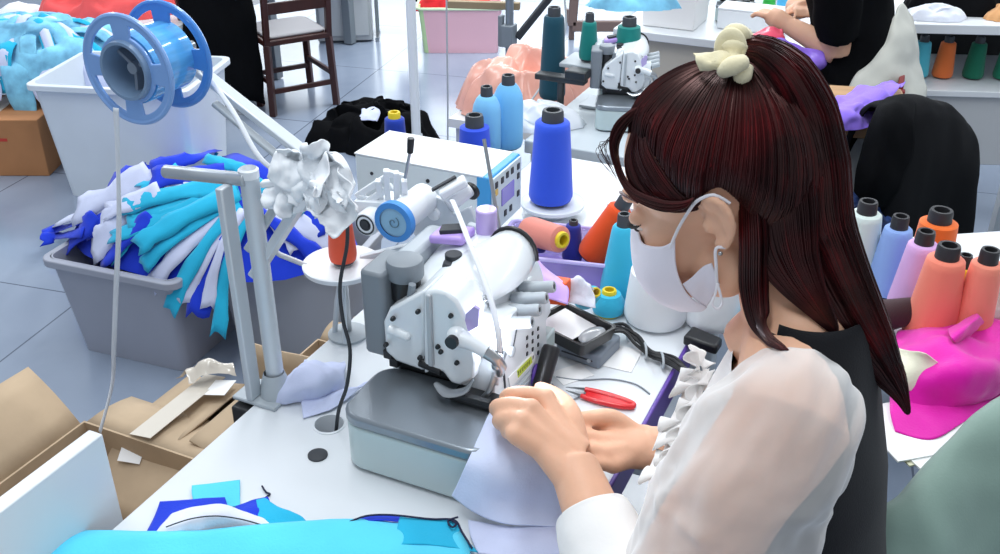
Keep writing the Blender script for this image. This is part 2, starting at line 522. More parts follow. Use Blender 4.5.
# ------------------------------------------------------------------ overlock machine
om = thing('overlock_machine', 'white overlock sewing machine with grey cloth plate, in front of the worker', 'sewing machine', W(0, 0, TOPZ + 0.0005), YAW)
def rrect(x0, x1, y0, y1, r_, n=6):
    out = []
    for cx, cy, a0 in ((x1 - r_, y0 + r_, -90), (x1 - r_, y1 - r_, 0), (x0 + r_, y1 - r_, 90), (x0 + r_, y0 + r_, 180)):
        for i in range(n + 1):
            a = R(a0 + 90 * i / n); out.append((cx + r_ * math.cos(a), cy + r_ * math.sin(a)))
    return out
def build_machine(om, detail=True):
    rr = [q for q in rrect(-0.112, 0.085, -0.190, 0.12, 0.03) if not (q[0] > 0.04 and q[1] > 0)]
    rr[7:7] = [(0.085, -0.075), (0.044, -0.06), (0.044, 0.12)]
    m_ = M(); m_.prism([(x, y, 0.004) for x, y in rr], (0, 0, 0.062)); m_.build('base', MACHB, om, bevel=0.003)
    rr = rrect(-0.113, 0.086, -0.191, -0.075, 0.03)
    m_ = M(); m_.prism([(x, y, 0.066) for x, y in rr], (0, 0, 0.016)); m_.build('cloth_plate', PLATE, om, bevel=0.004)
    m_ = M(); m_.prism([(x, y, 0.0) for x, y in rrect(-0.105, 0.04, -0.183, 0.115, 0.025)], (0, 0, 0.004)); m_.build('rubber_foot_pad', DARK, om)
    # cast lower body behind the plate
    m_ = M(); m_.box((-0.033, 0.015, 0.095), (0.125, 0.18, 0.06)); m_.build('throat', DSTEEL, om, bevel=0.004)
    m_ = M()
    for (u, z) in ((-0.098, 0.108), (-0.09, 0.098), (-0.082, 0.112), (-0.068, 0.118), (-0.055, 0.108), (-0.042, 0.116), (-0.03, 0.105), (-0.095, 0.12)):
        m_.box((u, -0.083, z), (0.012, 0.02, 0.012))
    m_.cyl((-0.05, -0.095, 0.113), (-0.02, -0.095, 0.108), 0.006); m_.build('looper_guard', DARK, om, bevel=0.001)
    # main head: side outline given real thickness along the row
    def fp(px, py, v=-0.095):
        q = PV(px, py, v); d = q - W(0, 0, TOPZ); return (d.dot(BX), v, d.z)
    face_l = [fp(*q) for q in ((385, 352), (383, 322), (389, 309), (424, 291), (424, 372), (396, 362))]
    m_ = M(); m_.prism(face_l, (0, 0.05, 0)); m_.build('side_cover', MACH, om, bevel=0.004)
    face_r = [fp(*q) for q in ((425, 291), (436, 289), (447, 291), (458, 300), (468, 318), (474, 340), (478, 362), (475, 378), (462, 385), (452, 382), (444, 371), (434, 368), (425, 374))]
    m_ = M(); m_.prism([(a, b - 0.004, c) for a, b, c in face_r], (0, 0.055, 0)); m_.build('face_cover', MACH, om, bevel=0.004)
    # body bulk: rounded cover behind the face plates
    prof = [(-0.1, 0.11), (-0.1, 0.165), (-0.085, 0.185), (-0.05, 0.2), (-0.02, 0.202), (0.0, 0.196), (0.02, 0.172), (0.03, 0.14), (0.032, 0.085), (-0.1, 0.085)]
    rows = []
    for v, s_, dz in ((-0.05, 0.97, 0), (-0.03, 1.0, 0.004), (0.0, 1.02, 0.008), (0.05, 1.04, 0.012), (0.085, 1.03, 0.01), (0.11, 0.96, 0.0)):
        pr_ = cr_closed([(x * s_, 0, z) for x, z in prof], 4)
        rows.append([(q.x, v, 0.085 + (q.z - 0.085) * s_ + (dz if q.z > 0.15 else 0)) for q in pr_])
    m_ = M(); m_.grid(rows, wrap=True); n_ = len(rows[0]); m_.f.append(tuple(range(n_))); m_.f.append(tuple(range(5 * n_, 6 * n_))); m_.mi += [0, 0]
    m_.build('head_casting', MACH, om)
    # raised dome of the thread take-up cover with its dark rim
    q0 = Vector((-0.035, 0.03, 0.19))
    rows = []
    for t in range(9):
        k = t / 8
        a = Vector((-0.025, -0.055, 0.203)).lerp(Vector((0.004, 0.06, 0.212)), k)
        wd = 0.03 + 0.016 * math.sin(PI * (0.15 + 0.85 * k)); ht = 0.02 + 0.018 * k
        rows.append([(a.x + wd * math.cos(PI * j / 12) * 1.1, a.y, a.z - 0.015 + ht * math.sin(PI * j / 12)) for j in range(13)])
    m_ = M(); m_.grid(rows); m_.build('take_up_cover', MACH, om, solid=0.003)
    m_ = M(); m_.tube([Vector(x) + Vector((0, 0.002, 0.001)) for x in rows[-1]], 0.0035, n=8); m_.build('cover_rim', DARK, om)
    # motor / pulley housing on the far side
    m_ = M(); m_.prism([(x, y, 0.1) for x, y in rrect(-0.135, -0.101, -0.088, -0.02, 0.008)], (0, 0, 0.118)); m_.build('belt_cover', GREY, om, bevel=0.004)
    m_ = M(); m_.prism([(x, y, 0.09) for x, y in rrect(-0.128, -0.1, -0.02, 0.08, 0.01)], (0, 0, 0.12)); m_.build('motor_housing', LGREY, om, bevel=0.006)
    c_ = PV(405, 268, -0.055); d_ = c_ - W(0, 0, TOPZ); cu, cz = d_.dot(BX), d_.z
    m_ = M(); m_.lathe([(0, 0), (0.022, 0), (0.0235, 0.003), (0.0235, 0.02), (0.022, 0.024), (0.017, 0.0255), (0, 0.026)], (cu, -0.055, cz - 0.012), n=32, close=False); m_.build('oil_cap', GREY, om)
    m_ = M(); m_.cyl((cu, -0.055, cz - 0.04), (cu, -0.055, cz - 0.012), 0.019); m_.build('cap_neck', DARK, om)
    m_ = M(); m_.cyl((cu + 0.016, -0.08, cz - 0.055), (cu + 0.024, -0.08, cz - 0.005), 0.006, 0.005, n=6); m_.ell((cu + 0.046, -0.085, cz - 0.02), (0.011, 0.005, 0.013)); m_.cyl((cu + 0.046, -0.085, cz - 0.05), (cu + 0.046, -0.085, cz - 0.02), 0.007); m_.build('thumb_lever', GREY, om)
    # purple sight window and control pads on top
    m_ = M(); m_.prism([fp(466, 314, -0.0985), fp(474, 307, -0.0985), fp(479, 310, -0.0985), fp(478, 327, -0.0985), fp(469, 332, -0.0985), fp(464, 327, -0.0985)], (0, 0.004, 0)); m_.build('sight_window', mat('violet_glass', (178, 164, 216), 0.15), om)
    m_ = M(); m_.box((-0.075, 0.045, 0.218), (0.05, 0.04, 0.012), (0, R(-8), 0)); m_.build('lubrication_pad', mat('lilac_plastic', (190, 160, 235), 0.4), om, bevel=0.004)
    m_ = M(); m_.box((-0.075, 0.045, 0.226), (0.03, 0.02, 0.008), (0, R(-8), 0.3)); m_.build('pad_clip', RUB, om, bevel=0.001); m_ = M(); m_.cyl((-0.045, -0.008, 0.200), (-0.045, -0.008, 0.212), 0.017, 0.013); m_.cyl((-0.05, -0.0, 0.206), (-0.05, 0.0, 0.218), 0.011); m_.build('top_knob', RUB, om, bevel=0.001)
    m_ = M(); m_.cyl((-0.04, 0.075, 0.215), (-0.04, 0.075, 0.25), 0.014); m_.build('oil_window', mat('violet_dome', (200, 180, 235), 0.2), om, bevel=0.002)
    # screws
    for q in ((393, 319), (386, 345), (418, 312), (420, 358), (451, 316), (453, 347), (438, 347), (457, 363), (441, 352)):
        a = fp(*q, v=-0.1); m_ = M(); m_.lathe([(0, -0.002), (0.0031, -0.002), (0.0031, 0.001), (0.0025, 0.003), (0, 0.003)], a, (0, -1, 0), 14, close=False); m_.build('screw', DARK, om)
    a = fp(431, 345, v=-0.1); m_ = M(); m_.box((a[0], -0.098, a[2] + 0.02), (0.007, 0.012, 0.1)); m_.build('joint_strip', LGREY, om, bevel=0.002)
    # grip pad on the side cover
    a = fp(392, 332, -0.1); m_ = M(); m_.cyl((a[0] - 0.006, -0.096, a[2]), (a[0] + 0.018, -0.096, a[2] - 0.004), 0.006); m_.ell((a[0] + 0.018, -0.096, a[2] - 0.004), (0.006, 0.006, 0.006)); m_.build('grip_pad', MACH, om)
    # needle clamp, presser arm, looper covers
    a = Vector(fp(457, 337, -0.105)); b = Vector(fp(487, 352, -0.105)); c = Vector(fp(500, 372, -0.09))
    m_ = M(); m_.tube([a, a.lerp(b, 0.5) + Vector((0, 0, 0.002)), b], [0.012, 0.0095, 0.009], n=14); m_.ell(a, (0.013, 0.012, 0.013)); m_.build('presser_arm', MACH, om)
    m_ = M(); m_.cyl(a + Vector((0, -0.016, 0)), a + Vector((0, -0.008, 0)), 0.008); m_.build('arm_pivot', DARK, om)
    m_ = M(); m_.tube([b, b + Vector((0.012, 0.0, -0.006)), b + Vector((0.016, 0.005, -0.02)), b + Vector((0.012, 0.01, -0.034))], [0.009, 0.008, 0.007, 0.005], n=12)
    m_.ell(b + Vector((0.012, 0, -0.016)), (0.006, 0.006, 0.006)); m_.build('needle_bar_clamp', STEEL, om)
    m_ = M()
    for k in range(3):
        m_.cyl((0.026 + 0.007 * k, -0.082, 0.1), (0.026 + 0.007 * k, -0.082, 0.145), 0.0022, 0.0015, n=8)
    m_.box((0.035, -0.082, 0.146), (0.03, 0.012, 0.012)); m_.build('needle', STEEL, om)
    m_ = M(); m_.prism([(0.0, -0.115, 0.084), (0.075, -0.115, 0.084), (0.082, -0.09, 0.084), (0.0, -0.08, 0.084)], (0, 0, 0.006)); m_.box((0.03, -0.115, 0.095), (0.05, 0.008, 0.008)); m_.build('presser_foot', DSTEEL, om, bevel=0.001)
    m_ = M(); m_.tube([(0.045, -0.06, 0.13), (0.05, -0.085, 0.125), (0.048, -0.1, 0.105), (0.04, -0.105, 0.092)], [0.006, 0.005, 0.004, 0.003], n=8, smooth=4); m_.tube([(-0.02, -0.11, 0.1), (0.0, -0.118, 0.096), (0.022, -0.115, 0.104), (0.03, -0.108, 0.118)], [0.004, 0.009, 0.008, 0.003], n=8, smooth=4, flat=0.4); m_.build('looper', STEEL, om)
    # operator-side front cover
    def op(px, py, u=0.047):
        q = PU(px, py, u); d = q - W(0, 0, TOPZ); return (u, d.dot(AX), max(d.z, 0.004))
    fc = [op(*q) for q in ((494, 396), (495, 350), (503, 318), (542, 293), (546, 300), (548, 392), (514, 425))]
    m_ = M(); m_.prism([(a - 0.045, b, c) for a, b, c in fc], (0.045, 0, 0)); m_.build('front_cover', MACH, om, bevel=0.003)
    # label on the cover
    lb = [op(*q, u=0.0475) for q in ((508, 378), (533, 352), (535, 361), (510, 388))]
    m_ = M(); m_.prism(lb, (0.0008, 0, 0)); lo = m_.build('label_plate', PAPER, om, smooth=0)
    lb = [op(*q, u=0.0485) for q in ((517, 371), (531, 356.5), (532, 362.5), (518, 378))]
    m_ = M(); m_.prism(lb, (0.0006, 0, 0)); m_.build('yellow_label', mat('yellow_green_label', (202, 216, 70), 0.5), lo, smooth=0)
    m_ = M()
    for k in range(6):
        t = 0.1 + 0.14 * k
        c = Vector(op(517, 375, 0.0492)).lerp(Vector(op(532, 360, 0.0492)), t)
        m_.box(c, (0.0006, 0.002, 0.0045 if k % 2 else 0.0055)); m_.box(c + Vector((0, 0.001, 0.002)), (0.0006, 0.003, 0.0012))
    m_.build('label_lettering', mat('dark_olive_ink', (84, 96, 40), 0.6), lo, smooth=0)
    m_ = M()
    for k in range(3):
        a, b = Vector(op(511, 391 + 5 * k, 0.0475)), Vector(op(533, 367 + 5 * k, 0.0475)); m_.bar(a, b, 0.001, 0.0012)
    m_.build('caution_lines', LGREY, om, smooth=0)
    m_ = M()
    for i in range(3):
        for j in range(4):
            c = Vector(op(527 + 5.5 * i, 338 - 4.5 * i + 8 * j, 0.0475)); m_.box(c, (0.002, 0.0035, 0.005))
    m_.build('vent_slots', DARK, om, smooth=0)
    m_ = M(); m_.bar(op(505, 388, 0.0475), op(500, 330, 0.0475), 0.002, 0.003); m_.bar(op(512, 355, 0.0475), op(518, 322, 0.0475), 0.001, 0.002); m_.build('cover_seam', RUB, om, smooth=0)
    a = Vector(op(512, 352, 0.049)); m_ = M(); m_.lathe([(0, -0.002), (0.007, -0.002), (0.007, 0.002), (0.004, 0.003), (0, 0.003)], a, (1, 0, 0), 16, close=False); m_.build('cover_latch', LGREY, om)
    # four tension knobs
    for q in ((497, 324), (505, 312), (512, 300), (520, 289)):
        a = Vector(op(*q, u=0.028)); b = a + Vector((0.046, 0.004, 0.012))
        ax = (b - a).normalized()
        m_ = M(); m_.lathe([(0, 0), (0.007, 0), (0.0095, 0.004), (0.0095, 0.014), (0.0085, 0.016), (0.0085, 0.024), (0.0078, 0.026), (0.0078, 0.044), (0.0068, 0.047), (0.004, 0.047), (0.0035, 0.042), (0, 0.042)], a, ax, 20, close=False)
        k_ = m_.build('tension_knob', LGREY, om)
        m_ = M(); m_.cyl(a + ax * 0.0425, a + ax * 0.0465, 0.0028, n=10); m_.build('knob_pin', DARK, k_)
    m_ = M(); a = Vector(op(492, 330, 0.02)); b = Vector(op(526, 283, 0.02)); m_.bar(a, b, 0.024, 0.03); m_.build('tension_bracket', MACH, om, bevel=0.004)
    # thread guide rail above the knobs, and bracket
    m_ = M(); a = Vector(op(478, 315, 0.012)); b = Vector(op(514, 275, 0.012)); m_.bar(a, b, 0.01, 0.014); a2 = Vector(op(470, 305, 0.0)); b2 = Vector(op(508, 266, 0.0)); m_.bar(a2, b2, 0.008, 0.018)
    m_.build('thread_rail', LGREY, om, bevel=0.002)
    m_ = M()
    for k in range(4):
        c = a.lerp(b, 0.1 + 0.27 * k); m_.cyl(c + Vector((0, 0, 0.005)), c + Vector((0.004, 0, 0.018)), 0.005); m_.ell(c + Vector((0.004, 0, 0.018)), (0.006, 0.006, 0.004))
    m_.build('thread_eyelets', STEEL, om)
    c = Vector(op(512, 244, 0.0)); m_ = M(); m_.bar(c, c + Vector((0, -0.0, -0.05)), 0.012, 0.014); m_.build('thread_post', LGREY, om, bevel=0.002)
    # black knee-lift style handle at the right end
    a = Vector(op(538, 396, 0.062)); b = Vector(op(552, 346, 0.062))
    m_ = M(); m_.tube([a, a.lerp(b, 0.15), a.lerp(b, 0.9), b], [0.009, 0.0115, 0.0125, 0.0105], n=20); m_.build('lever_handle', DARK, om, bevel=0.002)
    a = Vector(op(536, 377, 0.05)); m_ = M(); m_.ell(a, (0.006, 0.012, 0.02)); m_.build('purple_knob', PURP, om)
build_machine(om)
# needle lamp: the machine's own small LED
d = bpy.data.lights.new('needle_lamp', 'POINT'); d.energy = 0.35; d.shadow_soft_size = 0.01; d.color = (0.85, 0.9, 1.0)
lo = bpy.data.objects.new('needle_lamp', d); COL.objects.link(lo); lo.location = W(0.06, -0.085, TOPZ + 0.16)

# ------------------------------------------------------------------ thread cones
TUBE = mat('dark_cone_tube', (62, 66, 72), 0.5)
def cone(name, rgb, label, loc, h=0.15, rb=0.036, rt=0.024, tube=None, rz=(0, 0, 0), group=None, ttop=0.02, shape=0, parent=None):
    t = thing(name, label, 'thread cone', loc, 0, group)
    t.rotation_euler = rz
    y = thread('yarn_' + '_'.join(str(c) for c in rgb), rgb)
    m_ = M()
    if shape == 0:
        m_.lathe([(rb * 0.55, 0.004), (rb * 0.93, 0.005), (rb, 0.012), (rb, 0.02), (rt + (rb - rt) * 0.12, h * 0.9), (rt, h * 0.975), (rt * 0.86, h), (rt * 0.55, h)], n=36, close=False)
    else:
        m_.lathe([(rb * 0.5, 0.004), (rb * 0.9, 0.004), (rb, 0.014), (rb, h * 0.72), (rb * 0.93, h * 0.84), (rb * 0.72, h * 0.95), (rt * 0.8, h), (rt * 0.5, h)], n=36, close=False)
    m_.build('yarn', y, t, smooth=50)
    tr = rt * 0.62
    m_ = M(); m_.lathe([(rb * 0.6, 0.0), (rb * 0.75, 0.0), (rb * 0.75, 0.006), (tr * 1.05, h - 0.003), (tr, h + ttop * 0.8), (tr * 0.92, h + ttop), (tr * 0.66, h + ttop), (tr * 0.62, h * 0.6)], n=24, close=False)
    m_.build('core_tube', tube or TUBE, t, label=None)
    return t
YELT = mat('yellow_cone_tube', (232, 206, 40), 0.5)
# spool dish with the tall royal blue cone, behind the control box
def dish(name, label, loc, r_, stem, m, cat='spool dish'):
    t = thing(name, label, cat, loc)
    mb = M(); mb.lathe([(0, stem), (r_ * 0.98, stem), (r_, stem + 0.004), (r_, stem + 0.007), (r_ * 0.96, stem + 0.008), (r_ * 0.9, stem + 0.006), (0, stem + 0.005)], n=44, close=False); mb.build('dish', m, t)
    mb = M(); mb.cyl((0, 0, 0.0), (0, 0, stem), 0.006, n=12); mb.build('stem', STEEL, t)
    mb = M(); mb.lathe([(0, 0), (0.03, 0), (0.03, 0.004), (0.012, 0.008), (0, 0.008)], n=24, close=False); mb.build('foot', LGREY, t)
    return t
b = W(-0.15, 0.585, TOPZ)
dish('spool_dish', 'round off-white spool dish under the tall royal blue cone', b, 0.06, 0.02, WHITE)
cone('thread_cone', (52, 92, 226), 'tall royal blue thread cone standing on the round dish at centre', b + Vector((-0.004, 0, 0.028)), 0.156, 0.0405, 0.031)
def at(px, py, z=TOPZ): return PZ(px, py, z)
cone('thread_cone', (46, 82, 220), 'royal blue thread cone just behind the white control box', at(475, 165), 0.085, 0.034, 0.03, ttop=0.024)
cone('thread_cone', (128, 196, 240), 'pale blue thread cone, the shorter one behind the control box', at(487, 152), 0.125, 0.03, 0.02, shape=1)
cone('thread_cone', (118, 192, 242), 'pale blue thread cone, the taller one behind the control box', at(508, 147), 0.14, 0.032, 0.022, shape=1)
cone('thread_cone', (30, 62, 170), 'blue thread cone with yellow top beside the white pole', at(397, 166, TOPZ), 0.105, 0.024, 0.02, tube=YELT, ttop=0.012)

# ------------------------------------------------------------------ control box (ribbon metering controller)
cb = thing('control_box', 'white control box with blue trim and button panel behind the machine', 'control box', W(-0.312, 0.431, 0.0), YAW)
m_ = M(); m_.box((0, 0, 0.85), (0.245, 0.118, 0.1)); m_.build('case', mat('pale_enamel', (220, 232, 238), 0.4), cb, bevel=0.003)
m_ = M(); m_.box((0.0, 0, 0.9015), (0.246, 0.12, 0.003)); m_.build('lid', WHITE, cb, bevel=0.001)
m_ = M(); m_.box((0.124, 0, 0.85), (0.026, 0.121, 0.104)); m_.build('blue_trim', mat('sky_blue_enamel', (66, 160, 224), 0.4), cb, bevel=0.003)
m_ = M(); m_.box((0.1385, 0.0, 0.85), (0.004, 0.114, 0.098)); pn_ = m_.build('button_panel', mat('panel_film', (206, 222, 226), 0.35), cb, bevel=0.001)
m_ = M(); m_.box((0.141, 0.0, 0.853), (0.002, 0.05, 0.03)); m_.build('screen', mat('violet_screen', (136, 124, 214), 0.2), pn_, bevel=0.0005)
for (y, z, c) in ((-0.045, 0.885, 0), (-0.045, 0.872, 1), (-0.045, 0.84, 1), (-0.045, 0.815, 0), (-0.022, 0.885, 0), (-0.002, 0.887, 0), (0.018, 0.887, 0), (0.043, 0.885, 0), (0.043, 0.868, 0), (-0.01, 0.82, 0), (0.012, 0.82, 0), (0.043, 0.835, 0)):
    m_ = M(); m_.box((0.1412, y, z), (0.002, 0.009, 0.011)); m_.build('button', mat('amber_key', (226, 190, 90), 0.4) if c else RUB, pn_, bevel=0.0008)
m_ = M(); m_.cyl((0.02, -0.0605, 0.876), (0.02, -0.059, 0.876), 0.0035, n=12); m_.cyl((-0.09, -0.0605, 0.87), (-0.09, -0.059, 0.87), 0.003, n=12); m_.build('case_screw', RUB, cb)
m_ = M(); m_.bar((0.05, -0.02, 0.752), (0.05, -0.02, 0.8), 0.04, 0.02); m_.bar((0.09, 0.03, 0.752), (0.09, 0.03, 0.8), 0.04, 0.02); m_.box((0.07, 0.0, 0.753), (0.09, 0.1, 0.004)); m_.build('mount', RUB, cb)

# ------------------------------------------------------------------ ribbon feed rollers on their bracket
fr = thing('ribbon_feeder', 'white ribbon feeder with blue-ringed roller mounted above the machine', 'feeder', W(-0.15, 0.06, TOPZ), YAW)
def L(q):                                   # world -> feeder frame
    d_ = q - W(-0.15, 0.06, TOPZ); return Vector((d_.dot(BX), d_.dot(AX), d_.z))
c = L(PV(394, 222, 0.05))
m_ = M(); m_.lathe([(0.012, 0), (0.022, 0), (0.022, 0.085), (0, 0.085)], c, (0, 1, 0), 36, close=False); m_.build('roller', WHITE, fr, bevel=0)
m_ = M(); m_.lathe([(0.0205, -0.003), (0.0285, -0.003), (0.0292, 0.0), (0.0285, 0.008), (0.022, 0.009)], c, (0, 1, 0), 40, close=False); m_.build('roller_ring', mat('blue_rubber_ring', (70, 146, 222), 0.45), fr)
m_ = M(); m_.lathe([(0, -0.001), (0.0207, -0.001), (0.0207, 0.004), (0, 0.004)], c, (0, 1, 0), 36, close=False); hub = m_.build('roller_hub', mat('pale_blue_hub', (150, 196, 226), 0.4), fr)
m_ = M(); sp = [c + Vector((math.cos(a) * (0.0015 + 0.0011 * a), -0.0025, math.sin(a) * (0.0015 + 0.0011 * a))) for a in [0.35 * i for i in range(22)]]
m_.tube(sp, 0.0008, n=6); m_.build('spiral_mark', mat('slate_line', (96, 128, 148), 0.5), hub)
c2 = L(PV(365, 225, 0.06))
m_ = M(); m_.lathe([(0.009, 0), (0.016, 0.0), (0.018, 0.004), (0.018, 0.08), (0.0, 0.08)], c2, (0, 1, 0), 28, close=False); r2 = m_.build('counter_roller', WHITE, fr)
m_ = M(); m_.lathe([(0.0, -0.001), (0.006, -0.001), (0.006, 0.001), (0.01, 0.001), (0.0145, -0.001), (0.0155, 0.002), (0.009, 0.004), (0, 0.004)], c2, (0, 1, 0), 24, close=False); m_.build('bearing', RUB, r2)
# side plate with rounded end carrying the roller
a = L(PV(436, 214, 0.12)); b = L(PV(424, 238, 0.12)); 
q = [L(PV(*k, 0.13)) for k in ((420, 200), (432, 195), (444, 201), (452, 215), (470, 207), (478, 226), (428, 248), (418, 244), (412, 230))]
m_ = M(); m_.prism(q, (0, 0.008, 0)); sp_ = m_.build('side_plate', ALU, fr, bevel=0.002)
ce = L(PV(434, 214, 0.128)); m_ = M(); m_.lathe([(0, -0.003), (0.009, -0.003), (0.0095, 0), (0.0095, 0.003), (0, 0.003)], ce, (0, 1, 0), 24, close=False); m_.build('bearing_cap', WHITE, sp_)
for k in ((425, 237), (423, 245)):
    ce = L(PV(*k, 0.128)); m_ = M(); m_.lathe([(0, -0.004), (0.0035, -0.004), (0.0035, 0.002), (0, 0.002)], ce, (0, 1, 0), 14, close=False); m_.build('bolt', DSTEEL, sp_)
# support arms and post
m_ = M(); a = L(PV(362, 262, 0.1)); b = L(PV(428, 246, 0.14)); m_.bar(a, b, 0.012, 0.022); a2 = L(PV(395, 240, 0.12)); m_.bar(L(PV(405, 262, 0.1)), L(PV(470, 222, 0.14)), 0.01, 0.02); m_.build('support_arm', ALU, fr, bevel=0.002)
m_ = M(); a = L(PV(420, 240, 0.145)); m_.bar(a, (a.x, a.y, 0.004), 0.02, 0.01); m_.box((a.x, a.y, 0.004), (0.05, 0.05, 0.006)); m_.build('post', ALU, fr, bevel=0.002)
m_ = M(); a = L(PV(468, 228, 0.1)); b = L(PV(505, 238, 0.1)); m_.bar(a, b, 0.012, 0.016); m_.cyl(b + Vector((0, -0.01, 0)), b + Vector((0, 0.01, 0)), 0.009); gu = m_.build('guide_arm', LGREY, fr, bevel=0.002)
m_ = M(); m_.cyl(b + Vector((0, -0.0125, 0)), b + Vector((0, -0.01, 0)), 0.004); m_.build('guide_pin', DSTEEL, gu)
# clamp block with press lever over the roller
a = L(PV(440, 195, 0.12)); b = L(PV(466, 180, 0.14))
m_ = M(); m_.bar(a, b, 0.022, 0.012); m_.cyl(L(PV(448, 206, 0.13)), L(PV(470, 188, 0.16)), 0.011); m_.build('press_clamp', WHITE, fr, bevel=0.003)
m_ = M(); m_.cyl(L(PV(470, 192, 0.158)), L(PV(472, 190, 0.163)), 0.013); m_.build('clamp_washer', DARK, fr)
m_ = M(); m_.bar(L(PV(432, 193, 0.118)) + Vector((0, 0, 0.004)), L(PV(456, 182, 0.138)) + Vector((0, 0, 0.008)), 0.006, 0.003); m_.build('clamp_strap', RUB, fr)
m_ = M(); a = L(PV(405, 178, 0.09)); b = L(PV(410, 152, 0.09)); m_.cyl(a, b, 0.0022, n=10); le = m_.build('press_lever', STEEL, fr)
m_ = M(); m_.cyl(L(PV(410, 153, 0.09)), L(PV(411, 138, 0.09)), 0.0042, 0.005, n=14); m_.build('lever_grip', DARK, le, bevel=0.001)
# white guide frame to the left of the roller
m_ = M()
for (p0, p1) in (((357, 196), (388, 176)), ((360, 206), (392, 186)), ((386, 170), (388, 200)), ((396, 172), (397, 204)), ((404, 180), (405, 204)), ((362, 194), (366, 208)), ((378, 180), (381, 200)), ((384, 172), (406, 178))):
    m_.bar(L(PV(*p0, 0.09)), L(PV(*p1, 0.1)), 0.008, 0.009)
m_.bar(L(PV(358, 208, 0.09)), L(PV(412, 212, 0.1)), 0.02, 0.03)
m_.build('guide_frame', WHITE, fr, bevel=0.001)
# thin thread rod leaning in front of the box
m_ = M(); a = L(PV(500, 232, 0.1)); b = L(PV(484, 139, 0.14)); m_.tube([a, b], 0.0026, n=10); m_.build('thread_rod', STEEL, fr)

# ------------------------------------------------------------------ white ribbons
def ribbon(name, pts, wd, label, m, k=10, tw=0.0, group=None, up=(1, 0, 0), th=0.0012):
    P_, _ = cr_path(pts, [0] * len(pts), k)
    n_ = len(P_); rows = []
    for i, q in enumerate(P_):
        t = (P_[min(i + 1, n_ - 1)] - P_[max(i - 1, 0)]).normalized()
        s_ = Vector(up); s_ = (s_ - t * s_.dot(t)).normalized()
        s_ = Matrix.Rotation(tw * math.sin(i / n_ * 9) + tw * i / n_, 3, t) @ s_
        rows.append([q - s_ * wd / 2, q - s_ * wd / 6 + t.cross(s_) * wd * 0.06, q + s_ * wd / 6 + t.cross(s_) * wd * 0.06, q + s_ * wd / 2])
    m_ = M(); m_.grid(rows)
    return m_.build(name, m, label=label, cat='ribbon', group=group, solid=th, offset=0)
RIB = fabric('white_elastic', (226, 230, 236), rough=0.6)
sp0 = Vector((-0.411, 1.15, 1.202))
ribbon('hanging_ribbon', [tuple(PY(116, 108, 1.11)), tuple(PY(118, 160, 1.12)), tuple(PY(119, 225, 1.13)), tuple(PY(116, 290, 1.15)), tuple(PY(114, 345, 1.17)), tuple(PY(112, 385, 1.2)), tuple(PY(100, 432, 1.23))], 0.0065, 'white elastic ribbon hanging down from the blue reel towards the cartons', RIB, tw=0.5)
ribbon('taut_ribbon', [tuple(PV(197, 62, -0.06)), tuple(PV(232, 110, -0.08)), tuple(PV(262, 160, -0.1)), tuple(PV(300, 182, -0.08)), tuple(PV(352, 205, -0.02))], 0.006, 'taut white elastic ribbon running from the blue reel across the stand', RIB)
ribbon('feed_ribbon', [tuple(PV(452, 200, 0.10)), tuple(PV(459, 216, 0.05)), tuple(PV(469, 242, -0.01)), tuple(PV(482, 275, -0.05)), tuple(PV(493, 308, -0.08)), tuple(PV(499, 345, -0.1)), tuple(PV(496, 385, -0.09))], 0.0065, 'white elastic ribbon feeding from the roller down to the needle', RIB)

# ------------------------------------------------------------------ reel and its stand
rl = thing('ribbon_reel', 'blue plastic ribbon reel with two spoked flanges at upper left', 'reel', sp0, YAW)
REEL = mat('pale_blue_reel_plastic', (128, 168, 224), 0.3, coat=0.3)
REEL2 = mat('bright_blue_reel_plastic', (74, 138, 214), 0.3, coat=0.3)
def flange(y, r_):
    bm = bmesh.new(); th = 0.004
    def ring(rad, n=72, ph=0): return [(rad * math.cos(2 * PI * i / n + ph), rad * math.sin(2 * PI * i / n + ph)) for i in range(n)]
    ed = []
    def loop(pts):
        vs = [bm.verts.new((x, y, z)) for x, z in pts]
        for i in range(len(vs)): ed.append(bm.edges.new((vs[i], vs[(i + 1) % len(vs)])))
    loop(ring(r_)); loop(ring(r_ * 0.46))
    holes = []
    for k in range(4):
        a0 = 2 * PI * k / 4 + 0.25; a1 = a0 + 2 * PI / 4 - 0.5
        pts = [(r_ * 0.86 * math.cos(a0 + (a1 - a0) * i / 10), r_ * 0.86 * math.sin(a0 + (a1 - a0) * i / 10)) for i in range(11)]
        pts += [(r_ * 0.63 * math.cos(a1 - 0.05 - (a1 - a0 - 0.1) * i / 10), r_ * 0.63 * math.sin(a1 - 0.05 - (a1 - a0 - 0.1) * i / 10)) for i in range(11)]
        loop(pts); holes.append((a0, a1))
    bmesh.ops.triangle_fill(bm, use_beauty=True, edges=ed)
    for f in list(bm.faces):
        c_ = f.calc_center_median(); rr = math.hypot(c_.x, c_.z); an = math.atan2(c_.z, c_.x)
        if rr < r_ * 0.455: bm.faces.remove(f); continue
        if r_ * 0.63 < rr < r_ * 0.855:
            for a0, a1 in holes:
                d_ = (an - a0) % (2 * PI)
                if 0.0 < d_ < a1 - a0:
                    bm.faces.remove(f); break
    ret = bmesh.ops.extrude_face_region(bm, geom=list(bm.faces))
    for e in ret['geom']:
        if isinstance(e, bmesh.types.BMVert): e.co.y += th
    bmesh.ops.recalc_face_normals(bm, faces=bm.faces)
    me = bpy.data.meshes.new('flange'); bm.to_mesh(me); bm.free()
    return me
FR = 0.0625
f1 = finish('flange', flange(-0.038, FR), REEL, rl, smooth=0, bevel=0.0012)
f2 = finish('flange', flange(0.028, FR), REEL2, rl, smooth=0, bevel=0.0012)
